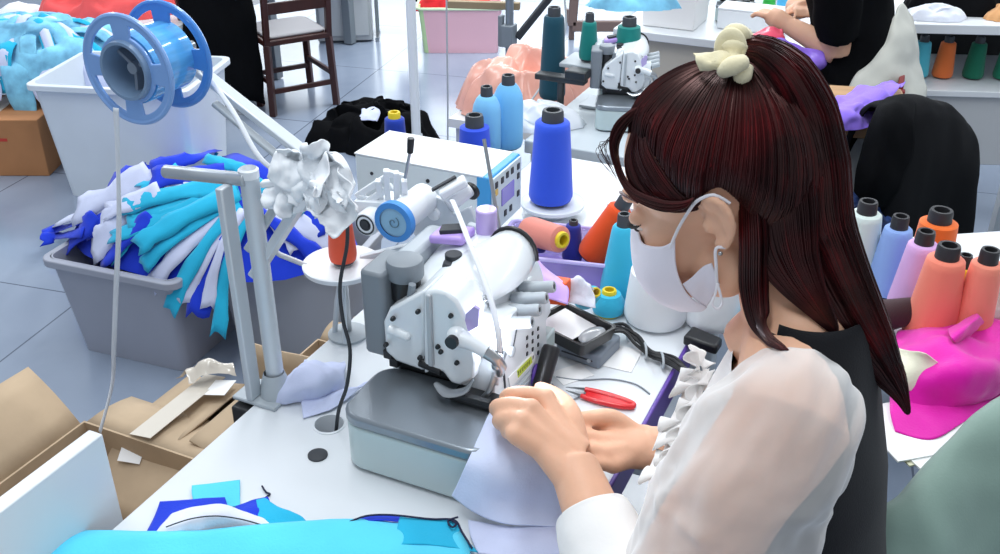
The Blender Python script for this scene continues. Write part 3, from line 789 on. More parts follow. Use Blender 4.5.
for f_, y, mm in ((f1, -0.036, REEL), (f2, 0.030, REEL2)):
    m_ = M(); m_.tube([(FR * math.cos(2 * PI * i / 60), y, FR * math.sin(2 * PI * i / 60)) for i in range(61)], 0.0032, n=8); m_.build('rim', mm, f_)
m_ = M(); m_.lathe([(0.0305, -0.044), (0.034, -0.044), (0.036, -0.036), (0.036, 0.036), (0.032, 0.04), (0.028, 0.036), (0.028, -0.036), (0.0305, -0.044)], (0, 0, 0), (0, 1, 0), 48, close=False); m_.build('hub', mat('blue_grey_hub', (120, 146, 176), 0.35), rl)
m_ = M()
for k in range(3):
    a = 2 * PI * k / 3 + 0.4; m_.bar((0, 0.0, 0), (0.029 * math.cos(a), 0, 0.029 * math.sin(a)), 0.05, 0.004, up=(0, 0, 1) if abs(math.cos(a)) > 0.3 else (1, 0, 0))
m_.cyl((0, -0.03, 0), (0, 0.05, 0), 0.007); m_.build('spokes', mat('blue_grey_hub_web', (130, 142, 158), 0.4), rl)
m_ = M(); m_.lathe([(0.035, -0.033), (0.041, -0.033), (0.0415, 0.0), (0.041, 0.033), (0.035, 0.033)], (0, 0, 0), (0, 1, 0), 48, close=False); m_.build('film_winding', mat('shiny_blue_film', (92, 172, 236), 0.12, coat=0.6, var=0.25, vscale=14, stretch=(8, 1, 8)), rl)

st = thing('ribbon_stand', 'grey metal ribbon stand clamped to the left table edge', 'stand', W(-0.279, -0.11, TOPZ), YAW)
def S(q):
    d_ = q - W(-0.279, -0.11, TOPZ); return Vector((d_.dot(BX), d_.dot(AX), d_.z))
m_ = M(); m_.bar((-0.014, -0.014, 0.006), (-0.014, -0.014, 0.315), 0.01, 0.022, up=(0, 1, 0)); m_.build('flat_post', ALU, st, bevel=0.002)
m_ = M(); m_.cyl((0.008, 0.008, 0.006), (0.008, 0.008, 0.322), 0.0118, n=24); po = m_.build('round_post', ALU, st)
m_ = M(); m_.lathe([(0.0, 0.334), (0.0125, 0.334), (0.0125, 0.344), (0.01, 0.346), (0.009, 0.338), (0, 0.338)], (0.008, 0.008, -0.012), n=24, close=False); m_.build('post_cap', WHITE, po)
m_ = M(); m_.cyl((-0.117, 0, 0.31), (0.01, 0, 0.322), 0.0085, n=20); m_.build('cross_bar', mat('bare_aluminium', (180, 186, 192), 0.35, metal=0.5), st, bevel=0.002)
m_ = M(); m_.box((-0.008, 0, 0.003), (0.07, 0.05, 0.006)); m_.lathe([(0.022, 0.006), (0.02, 0.02), (0.014, 0.04)], (0.008, 0.006, 0), n=12, close=False); m_.build('base_clamp', LGREY, st, bevel=0.002)
m_ = M(); m_.box((-0.024, -0.01, -0.022), (0.03, 0.05, 0.036)); m_.build('rubber_pad', DARK, st, bevel=0.003)
A0 = S(PV(318, 176, -0.07)); A1 = S(PV(255, 275, -0.1))
m_ = M(); m_.bar(A0, A1, 0.012, 0.022, up=(0, 1, 0)); m_.build('brace', ALU, st, bevel=0.002)
A0 = S(PV(300, 168, -0.07)); A1 = S(PV(248, 250, -0.1))
m_ = M(); m_.bar(A0, A1, 0.01, 0.012, up=(0, 1, 0)); m_.build('brace', LGREY, st, bevel=0.002)
B0 = S(PV(345, 185, -0.03)); B1 = S(PV(196, 68, -0.03)); C0 = S(PV(330, 186, -0.05))
m_ = M(); m_.bar(B0, B1, 0.009, 0.02, up=(0, 1, 0)); m_.build('reel_arm', ALU, st, bevel=0.002)
m_ = M(); m_.bar(B0 + Vector((-0.005, -0.014, -0.022)), B1 + Vector((0.03, -0.01, -0.038)), 0.006, 0.012, up=(0, 1, 0)); m_.build('reel_arm', LGREY, st, bevel=0.002)
q = S(sp0 + AX * 0.04)
m_ = M(); m_.cyl(q + Vector((0, -0.05, 0)), q + Vector((0, 0.035, 0)), 0.006, n=14); m_.bar(B1, q + Vector((0, 0.03, 0)), 0.012, 0.008, up=(0, 1, 0)); m_.build('reel_axle', STEEL, st)
m_ = M(); m_.bar(S(PV(262, 184, -0.1)), S(PV(300, 178, -0.09)), 0.012, 0.008); m_.build('cross_bracket', WHITE, st, bevel=0.002)
# knotted white cloth tied where the bars meet
kn = thing('knotted_cloth', 'crumpled white cloth knotted round the ribbon stand arms', 'cloth', PV(316, 172, -0.08), YAW)
random.seed(4)
WHITEC = fabric('white_tissue_cloth', (236, 240, 244), bump=0.15)
kc = Vector((0, 0, 0.0))
def petal(ax, ln, wd, drop, seed):
    ax = Vector(ax).normalized(); sd = ax.cross(Vector((0, -1, 0.4))).normalized(); rows = []
    for i in range(4):
        t = i / 3; wv = wd * (0.35 + 1.0 * math.sin(PI * (0.15 + 0.7 * t)))
        o_ = kc + ax * ln * t + Vector((0, 0, -drop * t * t))
        rows.append([o_ + sd * wv * s_ + Vector((0, -0.012 * math.cos(s_ * 5 + seed), 0.010 * math.sin(s_ * 7 + seed))) for s_ in (-0.5, -0.17, 0.17, 0.5)])
    g = sheet(rows, 9, 9, amp=0.010, freq=48, seed=seed)
    m_ = M(); m_.grid(g); return m_
for k, (ax, ln, wd, dr) in enumerate((((-0.9, -0.3, -0.15), 0.075, 0.05, 0.02), ((-0.75, -0.4, 0.35), 0.06, 0.04, 0.0), ((0.75, -0.4, -0.6), 0.085, 0.055, 0.01), ((0.9, -0.2, -0.1), 0.06, 0.05, 0.02), ((0.35, -0.2, 0.9), 0.05, 0.055, 0.0), ((-0.1, -0.5, -0.8), 0.055, 0.06, 0.0), ((-0.5, -0.6, -0.8), 0.075, 0.03, 0.0), ((0.5, -0.6, 0.1), 0.055, 0.06, 0.01))):
    petal(ax, ln * 0.82, wd * 0.75, dr, k * 1.7 + 1).build('cloth_fold', WHITEC, kn, solid=0.0015, smooth=80)
m_ = M(); m_.ell((0, 0, 0.0), (0.022, 0.02, 0.02)); me = fuse(m_, 0.004, 2)
for v in me.vertices: v.co += v.normal * 0.006 * noise.noise(v.co * 60)
finish('knot', me, WHITEC, kn, smooth=80)

# orange cone on its dish at the left rear of the machine
b = W(-0.268, 0.07, TOPZ)
ds = dish('spool_dish', 'round white spool dish on a stem holding the orange cone', b, 0.057, 0.115, WHITE)
cone('thread_cone', (236, 92, 62), 'orange-red thread cone standing on the white stemmed dish', b + Vector((0.002, 0, 0.1235)), 0.085, 0.02, 0.015, ttop=0.008)
m_ = M(); q0 = Vector((0, 0, 0.1)); m_.tube([(-0.02, 0, 0.004), (-0.012, 0, 0.06), (0.0, 0, 0.112)], 0.004, n=10); m_.tube([(0.0, -0.03, 0.004), (0.0, -0.02, 0.06), (0, 0, 0.112)], 0.004, n=10); m_.tube([(-0.05, 0, 0.117), (-0.085, -0.01, 0.14), (-0.1, -0.02, 0.16)], 0.004, n=10); m_.build('stay', ALU, ds)
# grey cable from the stand to the table hole
m_ = M(); m_.tube([PV(346, 188, -0.05), PV(347, 215, -0.06), PV(347, 245, -0.07), PV(340, 285, -0.09), PV(343, 320, -0.1), PV(350, 350, -0.11), PV(347, 385, -0.12), W(-0.158, -0.125, TOPZ + 0.02), W(-0.17, -0.127, TOPZ - 0.06)], 0.0024, n=10, smooth=6)
m_.build('cable', RUB, label='dark grey cable hanging past the orange cone into the table hole', cat='cable')

# ------------------------------------------------------------------ things on the far half of the sewing table
# translucent violet tray with cones lying in it
tr_c = W(-0.045, 0.385, TOPZ)
TRAYM = mat('translucent_violet_plastic', (190, 170, 240), 0.2, trans=0.5, alpha=0.75)
ty = thing('tray', 'translucent violet plastic tray of loose thread cones behind the machine', 'tray', tr_c + Vector((0, 0, 0.0005)), YAW + R(12))
def open_box(L_, Wd, h, th, k=1.0):
    m_ = M()
    o0 = rrect(-L_ / 2 * k, L_ / 2 * k, -Wd / 2 * k, Wd / 2 * k, 0.08 * min(L_, Wd)); o1 = rrect(-L_ / 2, L_ / 2, -Wd / 2, Wd / 2, 0.08 * min(L_, Wd))
    i1 = rrect(-L_ / 2 + th, L_ / 2 - th, -Wd / 2 + th, Wd / 2 - th, 0.08 * min(L_, Wd)); i0 = rrect((-L_ / 2) * k + th, (L_ / 2) * k - th, (-Wd / 2) * k + th, (Wd / 2) * k - th, 0.08 * min(L_, Wd))
    rows = [[(x, y, z) for x, y in pl] for pl, z in ((o0, 0), (o1, h), (i1, h), (i0, th))]
    n_ = len(rows[0]); m_.grid(rows, wrap=True); m_.f.append(tuple(range(n_))); m_.f.append(tuple(range(3 * n_, 4 * n_))); m_.mi += [0, 0]
    return m_
open_box(0.2, 0.12, 0.055, 0.003, 0.94).build('tray_body', TRAYM, ty)
m_ = M(); rr = rrect(-0.104, 0.104, -0.064, 0.064, 0.012); m_.tube([(x, y, 0.055) for x, y in rr] + [(rr[0][0], rr[0][1], 0.055)], 0.0035, n=8); m_.build('rim', mat('lilac_rim', (196, 184, 240), 0.3), ty)
def lying(px, py, z, rgb, label, h, rb, rt, yaw, tilt=78, **k):
    return cone('thread_cone', rgb, label, PZ(px, py, z), h, rb, rt, rz=(R(tilt), 0, R(yaw)), **k)
lying(526, 230, 0.822, (226, 140, 126), 'salmon thread cone lying in the tray with yellow-rimmed end', 0.085, 0.024, 0.0215, 40, tilt=80, tube=YELT, ttop=0.006)
m_ = M()
lying(592, 258, 0.775, (238, 84, 30), 'orange thread cone leaning out of the violet tray', 0.105, 0.029, 0.020, 78, tilt=24)
cone('thread_cone', (44, 54, 150), 'navy blue thread cone standing in the violet tray', PZ(572, 262, 0.76), 0.07, 0.017, 0.012, ttop=0.008)
lying(512, 243, 0.80, (40, 52, 120), 'dark blue thread cone lying behind the machine post', 0.06, 0.018, 0.014, 60, ttop=0.006)
# ring showing the dark and yellow end of the salmon cone
cone('thread_cone', (60, 190, 226), 'tall cyan thread cone standing right of the violet tray', at(619, 296), 0.125, 0.031, 0.017, ttop=0.02)
cone('thread_cone', (58, 186, 222), 'small cyan thread cone with a yellow top beside the grey box', at(608, 313), 0.036, 0.0255, 0.018, tube=YELT, ttop=0.006)
cone('thread_cone', (236, 240, 244), 'big white thread cone right of the tall cyan cone', at(655, 320), 0.088, 0.048, 0.042, tube=WHITE, ttop=0.004)
cone('thread_cone', (238, 242, 246), 'big white thread cone half hidden behind the white face mask', at(712, 322), 0.088, 0.046, 0.04, tube=WHITE, ttop=0.004)
lying(582, 300, 0.79, (70, 190, 222), 'small cyan thread cone tipped over with a yellow end', 0.05, 0.017, 0.012, 200, tilt=-50, tube=YELT, ttop=0.012)
# lavender pouch and orange card behind the knobs
m_ = M()
ctrl = [[PV(488, 232, 0.20), PV(505, 240, 0.20), PV(520, 252, 0.20)], [PV(500, 240, 0.16), PV(528, 252, 0.17), PV(552, 272, 0.17)], [PV(505, 258, 0.13), PV(535, 272, 0.14), PV(568, 287, 0.15)], [PV(515, 285, 0.12), PV(540, 296, 0.125), PV(568, 304, 0.13)]]
m_.grid(sheet(ctrl, 8, 8, amp=0.003, freq=22)); m_.build('pouch', mat('lavender_plastic', (206, 170, 240), 0.35), label='lavender plastic pouch lying behind the machine tension knobs', cat='pouch', solid=0.004)
m_ = M(); q = [PV(540, 280, 0.155), PV(566, 284, 0.15), PV(566, 306, 0.15), PV(541, 304, 0.155)]
m_.prism([tuple(x) for x in q], tuple(AX * 0.02)); m_.build('carton', mat('orange_card', (236, 92, 36), 0.5), label='small orange box in front of the lavender pouch', cat='box', bevel=0.002)
# crumpled white paper beside it
ctrl = [[PV(560, 300, 0.165), PV(575, 304, 0.16), PV(596, 308, 0.16)], [PV(564, 285, 0.17), PV(578, 292, 0.165), PV(594, 296, 0.165)], [PV(568, 280, 0.175), PV(580, 277, 0.175), PV(590, 284, 0.175)], [PV(574, 288, 0.2), PV(584, 282, 0.2), PV(594, 290, 0.2)]]
m_ = M(); m_.grid(sheet(ctrl, 8, 8, amp=0.006, freq=45)); m_.build('tissue', FWHITE, label='crumpled white tissue beside the small cyan cone', cat='tissue', solid=0.002)
# grey junction box with the dark open case on top and its cable bundle
gbx = thing('junction_box', 'low grey plastic box on the table in front of the small cyan cone', 'box', at(588, 352), YAW - R(8))
m_ = M(); m_.prism([(x, y, 0.001) for x, y in rrect(-0.036, 0.036, -0.034, 0.034, 0.006)], (0, 0, 0.022)); m_.build('case', mat('slate_grey_plastic', (120, 130, 142), 0.45), gbx, bevel=0.003)
m_ = M(); m_.box((0.0, -0.0345, 0.012), (0.05, 0.001, 0.002)); m_.build('seam', RUB, gbx)
m_ = M(); m_.cyl((0.02, -0.034, 0.012), (0.02, -0.0365, 0.012), 0.003, n=12); m_.build('button', LGREY, gbx)
dc = thing('open_case', 'open black case with white papers resting over the grey box', 'case', at(573, 335, TOPZ + 0.033), YAW - R(20))
m_ = open_box(0.1, 0.075, 0.02, 0.004, 0.92); m_.build('shell', DARK, dc)
m_ = M(); m_.box((-0.012, 0.002, 0.012), (0.06, 0.055, 0.0015), (0, R(4), 0)); m_.build('paper', PAPER, dc, smooth=0)
m_ = M(); m_.ell((0.035, 0.0, 0.016), (0.014, 0.025, 0.006)); m_.build('lid', mat('grey_lens', (150, 152, 156), 0.15), dc)
m_ = M(); m_.tube([(-0.03, 0, -0.002), (0.0, 0.0, -0.012), (0.03, 0, -0.002)], 0.006, n=10, smooth=4); m_.build('strap', DARK, dc)
cbn = thing('cable_bundle', 'bundle of black cables running from the grey box over the table edge', 'cables', at(640, 345), 0)
for k in range(5):
    o_ = Vector((0.0, 0.004 * (k - 2), 0.003 + 0.003 * (k % 3)))
    m_ = M(); m_.tube([q + o_ + Vector((0.003 * math.sin(3 * i + k), 0.003 * math.cos(2 * i + k), 0.002 * math.sin(i * 2 + k))) for i, q in enumerate((at(606, 333, 0.775), at(622, 331, 0.77), at(636, 342, 0.76), at(650, 356, 0.756), at(664, 361, 0.756), at(678, 368, 0.757), at(690, 385, 0.74), at(697, 420, 0.6)))], 0.0028, n=8, smooth=5)
    m_.build('wire', DARK, cbn, world=True)
m_ = M()
for k, (x, y) in enumerate(((628, 336), (645, 352), (662, 362))):
    q = at(x, y, 0.759); m_.tube([q + Vector((0, 0.014 * math.cos(a), 0.009 * math.sin(a) + 0.003)) for a in [2 * PI * i / 12 for i in range(13)]], 0.0018, n=6)
m_.build('cable_tie', LGREY, cbn, world=True)
# thin grey wire trailing on the table
m_ = M(); m_.tube([at(556, 377, 0.7515), at(580, 380, 0.7515), at(610, 379, 0.7515), at(635, 384, 0.7515), at(650, 394, 0.7515)], 0.0011, n=8, smooth=6); m_.build('wire', GREY, label='thin grey wire curving across the table above the red snips', cat='wire')
m_ = M(); m_.tube([at(552, 384, 0.7525), at(566, 398, 0.7525), at(572, 400, 0.7525), at(585, 393, 0.7525)], 0.001, n=8, smooth=6); m_.build('wire', GREY, label='short bent wire under the points of the red snips', cat='wire')
# slips of paper under the case
m_ = M(); m_.box(at(572, 374, 0.751), (0.05, 0.035, 0.001), (0, 0, 0.5)); m_.build('paper_slip', PAPER, label='white paper slip under the grey wire near the lever', cat='paper', smooth=0)
m_ = M(); m_.box(at(622, 358, 0.751), (0.045, 0.06, 0.001), (0, 0, -0.4)); m_.build('paper_slip', PAPER, label='white paper slip right of the grey junction box', cat='paper', smooth=0)
# red thread snips
sn = thing('thread_snips', 'red-handled thread snips lying on the table', 'snips', at(598, 399, 0.752), YAW + R(2))
REDP = mat('red_plastic', (214, 28, 36), 0.35, coat=0.3)
m_ = M(); m_.tube([(-0.022, 0.010, 0.003), (0.0, 0.011, 0.003), (0.03, 0.008, 0.003), (0.046, 0.004, 0.003), (0.049, 0.0, 0.003), (0.046, -0.004, 0.003), (0.03, -0.008, 0.003), (0.0, -0.009, 0.003), (-0.022, -0.006, 0.003)], [0.0036, 0.004, 0.0042, 0.0042, 0.004, 0.0042, 0.0042, 0.004, 0.0034], n=10, smooth=4); m_.build('handle', REDP, sn)
m_ = M(); m_.box((0.012, 0.0, 0.003), (0.06, 0.012, 0.003)); m_.build('spring_web', REDP, sn, bevel=0.001)
m_ = M(); m_.prism([(-0.02, 0.013, 0.003), (-0.02, 0.007, 0.003), (-0.048, 0.004, 0.003)], (0, 0, 0.0015)); m_.build('blade', STEEL, sn)
m_ = M(); m_.prism([(-0.02, -0.009, 0.002), (-0.02, -0.003, 0.002), (-0.046, -0.001, 0.002)], (0, 0, 0.0012)); m_.build('blade', STEEL, sn)
# black spectacle case on a violet block at the table edge
m_ = M(); q = [at(682, 345, 0.757), at(692, 334, 0.757), at(722, 347, 0.757), at(716, 356, 0.757)]
m_.prism([tuple(x) for x in q], (0, 0, 0.016)); m_.build('spectacle_case', DARK, label='small black case at the table edge beside the blouse ruffle', cat='case', bevel=0.004)
# pale blue bag behind the worker's chin
m_ = mound(at(750, 330), 0.035, 0.03, 0.06, seed=7, n=40, m=14, rz=0.3); m_.build('plastic_bag', mat('pale_blue_film', (150, 210, 236), 0.25, alpha=0.85), label='pale blue plastic bag behind the worker below her chin', cat='bag')
# white box behind the cones
bx = thing('carton', 'small white box behind the tall orange cone', 'box', W(0.0, 0.55, TOPZ), YAW)
m_ = M(); m_.box((0, 0, 0.035), (0.05, 0.05, 0.07)); m_.build('carton_body', PAPER, bx, bevel=0.001)
m_ = M(); m_.box((0, 0, 0.0705), (0.052, 0.052, 0.003)); m_.build('lid', PAPER, bx, bevel=0.001)

# ------------------------------------------------------------------ cloth pieces on the table
def cloth(name, ctrl, m, label, th=0.0014, nu=9, nv=9, **k):
    m_ = M(); m_.grid(sheet(ctrl, nu, nv, **k)); return m_.build(name, m, label=label, cat='cloth piece', solid=th, smooth=80, offset=0)
def tz(px, py, dz=0.003): return PZ(px, py, TOPZ + dz)
# white scraps by the stand
cloth('cloth_scrap', [[tz(268, 402, .004), tz(290, 403, .004), tz(320, 401, .004), tz(346, 388, .004)], [tz(276, 392, .012), tz(292, 388, .03), tz(320, 385, .034), tz(345, 376, .015)], [tz(290, 378, .02), tz(302, 368, .048), tz(325, 370, .04), tz(346, 366, .02)], [tz(305, 360, .02), tz(312, 358, .03), tz(328, 362, .02), tz(345, 362, .006)]], FLILAC, 'pale lilac cloth scrap bunched against the ribbon stand', amp=0.006, freq=28, seed=2)
cloth('cloth_scrap', [[tz(303, 418, .003), tz(318, 414, .003), tz(330, 411, .003)], [tz(302, 408, .006), tz(322, 404, .009), tz(346, 400, .004)], [tz(302, 402, .008), tz(330, 396, .012), tz(366, 384, .006)], [tz(310, 398, .006), tz(340, 390, .008), tz(384, 380, .003)]], FLILAC, 'flat pale lilac cloth scrap lying in front of the bunched scrap', amp=0.003, freq=30, seed=5)
# cut pieces at the bottom of the picture
cloth('cut_piece', [[tz(192, 486, .003), tz(215, 483, .003), tz(240, 480, .003)], [tz(192, 495, .003), tz(215, 493, .003), tz(240, 492, .003)], [tz(196, 510, .003), tz(220, 508, .003), tz(240, 506, .003)]], FCYAN2, 'small flat cyan cut piece nearest the table edge', amp=0.0008, freq=20)
cloth('cut_piece', [[tz(160, 502, .005), tz(190, 500, .006), tz(225, 498, .006)], [tz(155, 515, .005), tz(190, 514, .007), tz(228, 508, .006)], [tz(145, 536, .005), tz(190, 530, .006), tz(230, 524, .005)]], FBLUE, 'royal blue cut piece under the white folded cloth', amp=0.0015, freq=25)
cloth('cut_piece', [[tz(236, 506, .004), tz(252, 500, .006), tz(268, 497, .006)], [tz(232, 516, .006), tz(255, 512, .008), tz(276, 510, .006)], [tz(240, 530, .006), tz(262, 526, .006), tz(300, 522, .004)]], FBLUE, 'royal blue cut piece beside the folded white cloth', amp=0.002, freq=30)
cloth('cut_piece', [[tz(256, 500, .008), tz(266, 498, .009), tz(276, 508, .007)], [tz(258, 516, .008), tz(272, 514, .009), tz(300, 516, .006)], [tz(250, 534, .006), tz(275, 530, .007), tz(310, 526, .004)]], FCYAN, 'narrow cyan cut piece over the royal blue one', amp=0.002, freq=30, seed=3)
cloth('folded_cloth', [[tz(150, 540, .006), tz(190, 534, .007), tz(230, 528, .007), tz(280, 534, .005)], [tz(162, 526, .012), tz(195, 519, .02), tz(225, 516, .02), tz(268, 522, .008)], [tz(172, 515, .01), tz(196, 508, .02), tz(222, 506, .02), tz(250, 514, .008)], [tz(180, 512, .006), tz(200, 506, .012), tz(222, 505, .012), tz(244, 512, .006)]], FWHITE, 'white folded cloth with a seam on the blue cut pieces', amp=0.003, freq=30, seed=8)
m_ = M(); m_.tube([tz(166, 527, .017), tz(190, 519, .023), tz(215, 516, .025), tz(240, 519, .019), tz(262, 525, .012)], 0.0008, n=6, smooth=5); m_.build('sewn_seam', RUB, label='dark sewn seam line on the white folded cloth', cat='seam')
cloth('cut_piece', [[tz(-40, 600, .006), tz(150, 585, .006), tz(330, 575, .006), tz(470, 566, .006)], [tz(20, 565, .012), tz(150, 552, .014), tz(330, 546, .016), tz(470, 552, .008)], [tz(60, 538, .012), tz(170, 536, .018), tz(330, 524, .018), tz(462, 534, .008)], [tz(85, 530, .006), tz(190, 530, .012), tz(330, 519, .012), tz(452, 526, .005)]], FCYAN2, 'large bright cyan cut piece spread along the bottom edge', amp=0.003, freq=14, seed=1)
cloth('cut_piece', [[tz(338, 528, .005), tz(362, 517, .008), tz(390, 516, .008), tz(420, 520, .005)], [tz(344, 532, .009), tz(368, 522, .012), tz(396, 521, .012), tz(425, 524, .008)]], FBLUE, 'royal blue cut piece edge above the large cyan piece', amp=0.001, freq=30)
cloth('cut_piece', [[tz(400, 517, .012), tz(430, 520, .010), tz(456, 520, .007)], [tz(398, 524, .013), tz(430, 530, .012), tz(462, 534, .007)], [tz(395, 545, .013), tz(430, 545, .012), tz(478, 552, .006)]], FCYAN, 'cyan cut piece with dark edge beside the sewn fabric', amp=0.001, freq=30)
m_ = M(); m_.tube([tz(345, 524, .016), tz(366, 516, .016), tz(392, 515, .016), tz(430, 519, .013), tz(454, 520, .011), tz(462, 532, .011), tz(472, 548, .01)], 0.0012, n=6, smooth=5); m_.tube([tz(450, 519, .012), tz(456, 524, .013), tz(452, 527, .013), tz(448, 521, .013), tz(458, 517, .013)], 0.0012, n=6, smooth=5)
m_.build('thread_tail', mat('navy_thread', (16, 22, 60), 0.7), label='navy overlock thread tail along the cyan pieces', cat='thread')
m_ = M(); m_.tube([tz(262, 486, .002), tz(266, 492, .002), tz(270, 494, .002), tz(266, 497, .002)], 0.0011, n=6, smooth=5); m_.build('thread_tail', mat('navy_thread_end', (16, 22, 60), 0.7), label='short navy thread end lying above the blue cut piece', cat='thread')
# fabric being sewn: over the cloth plate and down to the table
P0 = TOPZ + 0.0845
ctrl = [[PZ(497, 402, P0), PZ(515, 406, P0 + .002), PZ(540, 412, P0 + .004), PZ(565, 420, P0 + .002), PZ(590, 430, P0 - .01)],
        [PZ(487, 418, P0), PZ(508, 424, P0 + .002), PZ(535, 430, P0 + .006), PZ(562, 440, P0 + .004), PZ(588, 452, P0 - .02)],
        [PZ(478, 438, P0), PZ(502, 446, P0 + .001), PZ(530, 455, P0 - .002), PZ(556, 466, P0 - .02), PZ(582, 480, P0 - .04)],
        [PZ(468, 460, P0 - .008), PZ(492, 470, P0 - .012), PZ(522, 480, P0 - .026), PZ(548, 492, P0 - .05), PZ(575, 505, P0 - .062)],
        [PZ(458, 482, P0 - .035), PZ(482, 494, P0 - .042), PZ(512, 503, P0 - .055), PZ(540, 512, P0 - .07), PZ(572, 522, P0 - .074)],
        [PZ(451, 496, P0 - .056), PZ(476, 514, P0 - .066), PZ(506, 524, P0 - .073), PZ(540, 526, P0 - .077), PZ(578, 530, P0 - .079)]]
cloth('sewn_fabric', ctrl, FSKY, 'pale blue fabric being fed under the needle by the worker', nu=10, nv=8, amp=0.003, freq=16, seed=3)
cloth('sewn_fabric_lining', [[PZ(468, 520, TOPZ + .006), PZ(510, 526, TOPZ + .005), PZ(560, 522, TOPZ + .005)], [PZ(470, 535, TOPZ + .005), PZ(515, 540, TOPZ + .009), PZ(575, 535, TOPZ + .01)], [PZ(478, 553, TOPZ + .004), PZ(520, 556, TOPZ + .005), PZ(585, 552, TOPZ + .005)]], FLILAC, 'pale lilac fabric trailing onto the table below the sewn piece', amp=0.003, freq=25)

# ------------------------------------------------------------------ cardboard cartons on the floor left of the table
def carton(name, label, u0, u1, v0, v1, h, flaps, th=0.004, rot=0.0, tape=True):
    """open carton: walls plus hinged flaps (side, length, angle up from flat outward, taper)"""
    cu, cv = (u0 + u1) / 2, (v0 + v1) / 2
    t = thing(name, label, 'cardboard box', W(cu, cv, 0.0005), YAW + rot)
    a, b = (u1 - u0) / 2, (v1 - v0) / 2
    m_ = M()
    rows = [[(-a, -b, z), (a, -b, z), (a, b, z), (-a, b, z)] for z in (0, h)] + [[(-a + th, -b + th, z), (a - th, -b + th, z), (a - th, b - th, z), (-a + th, b - th, z)] for z in (h, th)]
    m_.grid(rows, wrap=True); m_.f += [(0, 1, 2, 3), (12, 13, 14, 15)]; m_.mi += [0, 0]
    m_.build('carton_body', CARD, t, smooth=0)
    for side, ln, ang, cut in flaps:
        if side == 'l': e0, e1, o_ = Vector((-a, -b, h)), Vector((-a, b, h)), Vector((-1, 0, 0))
        if side == 'r': e0, e1, o_ = Vector((a, b, h)), Vector((a, -b, h)), Vector((1, 0, 0))
        if side == 'n': e0, e1, o_ = Vector((a, -b, h)), Vector((-a, -b, h)), Vector((0, -1, 0))
        if side == 'f': e0, e1, o_ = Vector((-a, b, h)), Vector((a, b, h)), Vector((0, 1, 0))
        dr = o_ * math.cos(R(ang)) + Vector((0, 0, math.sin(R(ang))))
        nn = (e1 - e0).normalized().cross(dr).normalized()
        n_ = 7; rows = []
        for i in range(n_):
            p_ = e0.lerp(e1, 0.02 + 0.96 * i / (n_ - 1))
            k = cut * (0.5 + 0.5 * noise.noise(Vector((i * 0.9, ang * 0.1, ln * 50))))
            rows.append([p_ + dr * (ln * (1 - k) * j / 4) + nn * (0.006 * math.sin(j * 0.8) * (1 + 0.6 * math.sin(i))) for j in range(5)])
        m_ = M(); m_.grid(rows); m_.build('flap', CARD, t, solid=th, smooth=60)
    return t
ca = carton('carton', 'open cardboard box nearest the lower left, with one flap standing up', -0.855, -0.52, -0.42, 0.045, 0.42, [('l', 0.15, 44, 0.12), ('f', 0.12, -8, 0.1), ('r', 0.12, 70, 0.05)])
cbx = carton('carton', 'cardboard box with tape and white labels on its folded lid', -0.80, -0.50, 0.07, 0.27, 0.40, [('l', 0.15, 172, 0.05), ('r', 0.14, 168, 0.05), ('n', 0.16, -40, 0.1)])
m_ = M(); m_.box((-0.07, -0.02, 0.428), (0.05, 0.21, 0.0012), (0, R(-8), 0)); m_.build('packing_tape', TAPE, cbx, smooth=0)
m_ = M(); m_.box((-0.03, 0.05, 0.434), (0.045, 0.05, 0.001), (0, R(-8), 0.2)); m_.build('shipping_label', PAPER, cbx, smooth=0)
m_ = M(); m_.box((-0.095, -0.13, 0.385), (0.045, 0.035, 0.001), (R(38), 0, 0.2)); m_.build('shipping_label', PAPER, cbx, smooth=0)
m_ = M(); m_.grid(sheet([[(-0.13, 0.04, 0.43), (-0.1, 0.07, 0.445), (-0.07, 0.1, 0.44)], [(-0.11, 0.05, 0.45), (-0.07, 0.075, 0.475), (-0.04, 0.1, 0.45)], [(-0.09, 0.03, 0.44), (-0.05, 0.06, 0.455), (-0.02, 0.09, 0.44)]], 5, 5, amp=0.01, freq=40)); m_.build('loose_tape', TAPE, cbx, smooth=80)
carton('carton', 'tall open cardboard box behind the ribbon stand base, flaps upright', -0.68, -0.40, 0.29, 0.54, 0.36, [('n', 0.14, 95, 0.1), ('r', 0.14, 60, 0.1), ('f', 0.06, 20, 0.1)])
carton('carton', 'cardboard box on the floor under the white spool dish', -0.62, -0.38, 0.60, 0.90, 0.36, [('n', 0.05, 80, 0.1), ('r', 0.10, 95, 0.1)])
carton('carton', 'cardboard box farthest back along the table, below the control box', -0.62, -0.32, 0.96, 1.22, 0.48, [('l', 0.12, 70, 0.1), ('r', 0.12, 85, 0.1)])
carton('carton', 'small cardboard box squeezed between the table and the taped box', -0.49, -0.34, -0.2, 0.25, 0.36, [('l', 0.1, 120, 0.1), ('r', 0.08, 85, 0.1)])

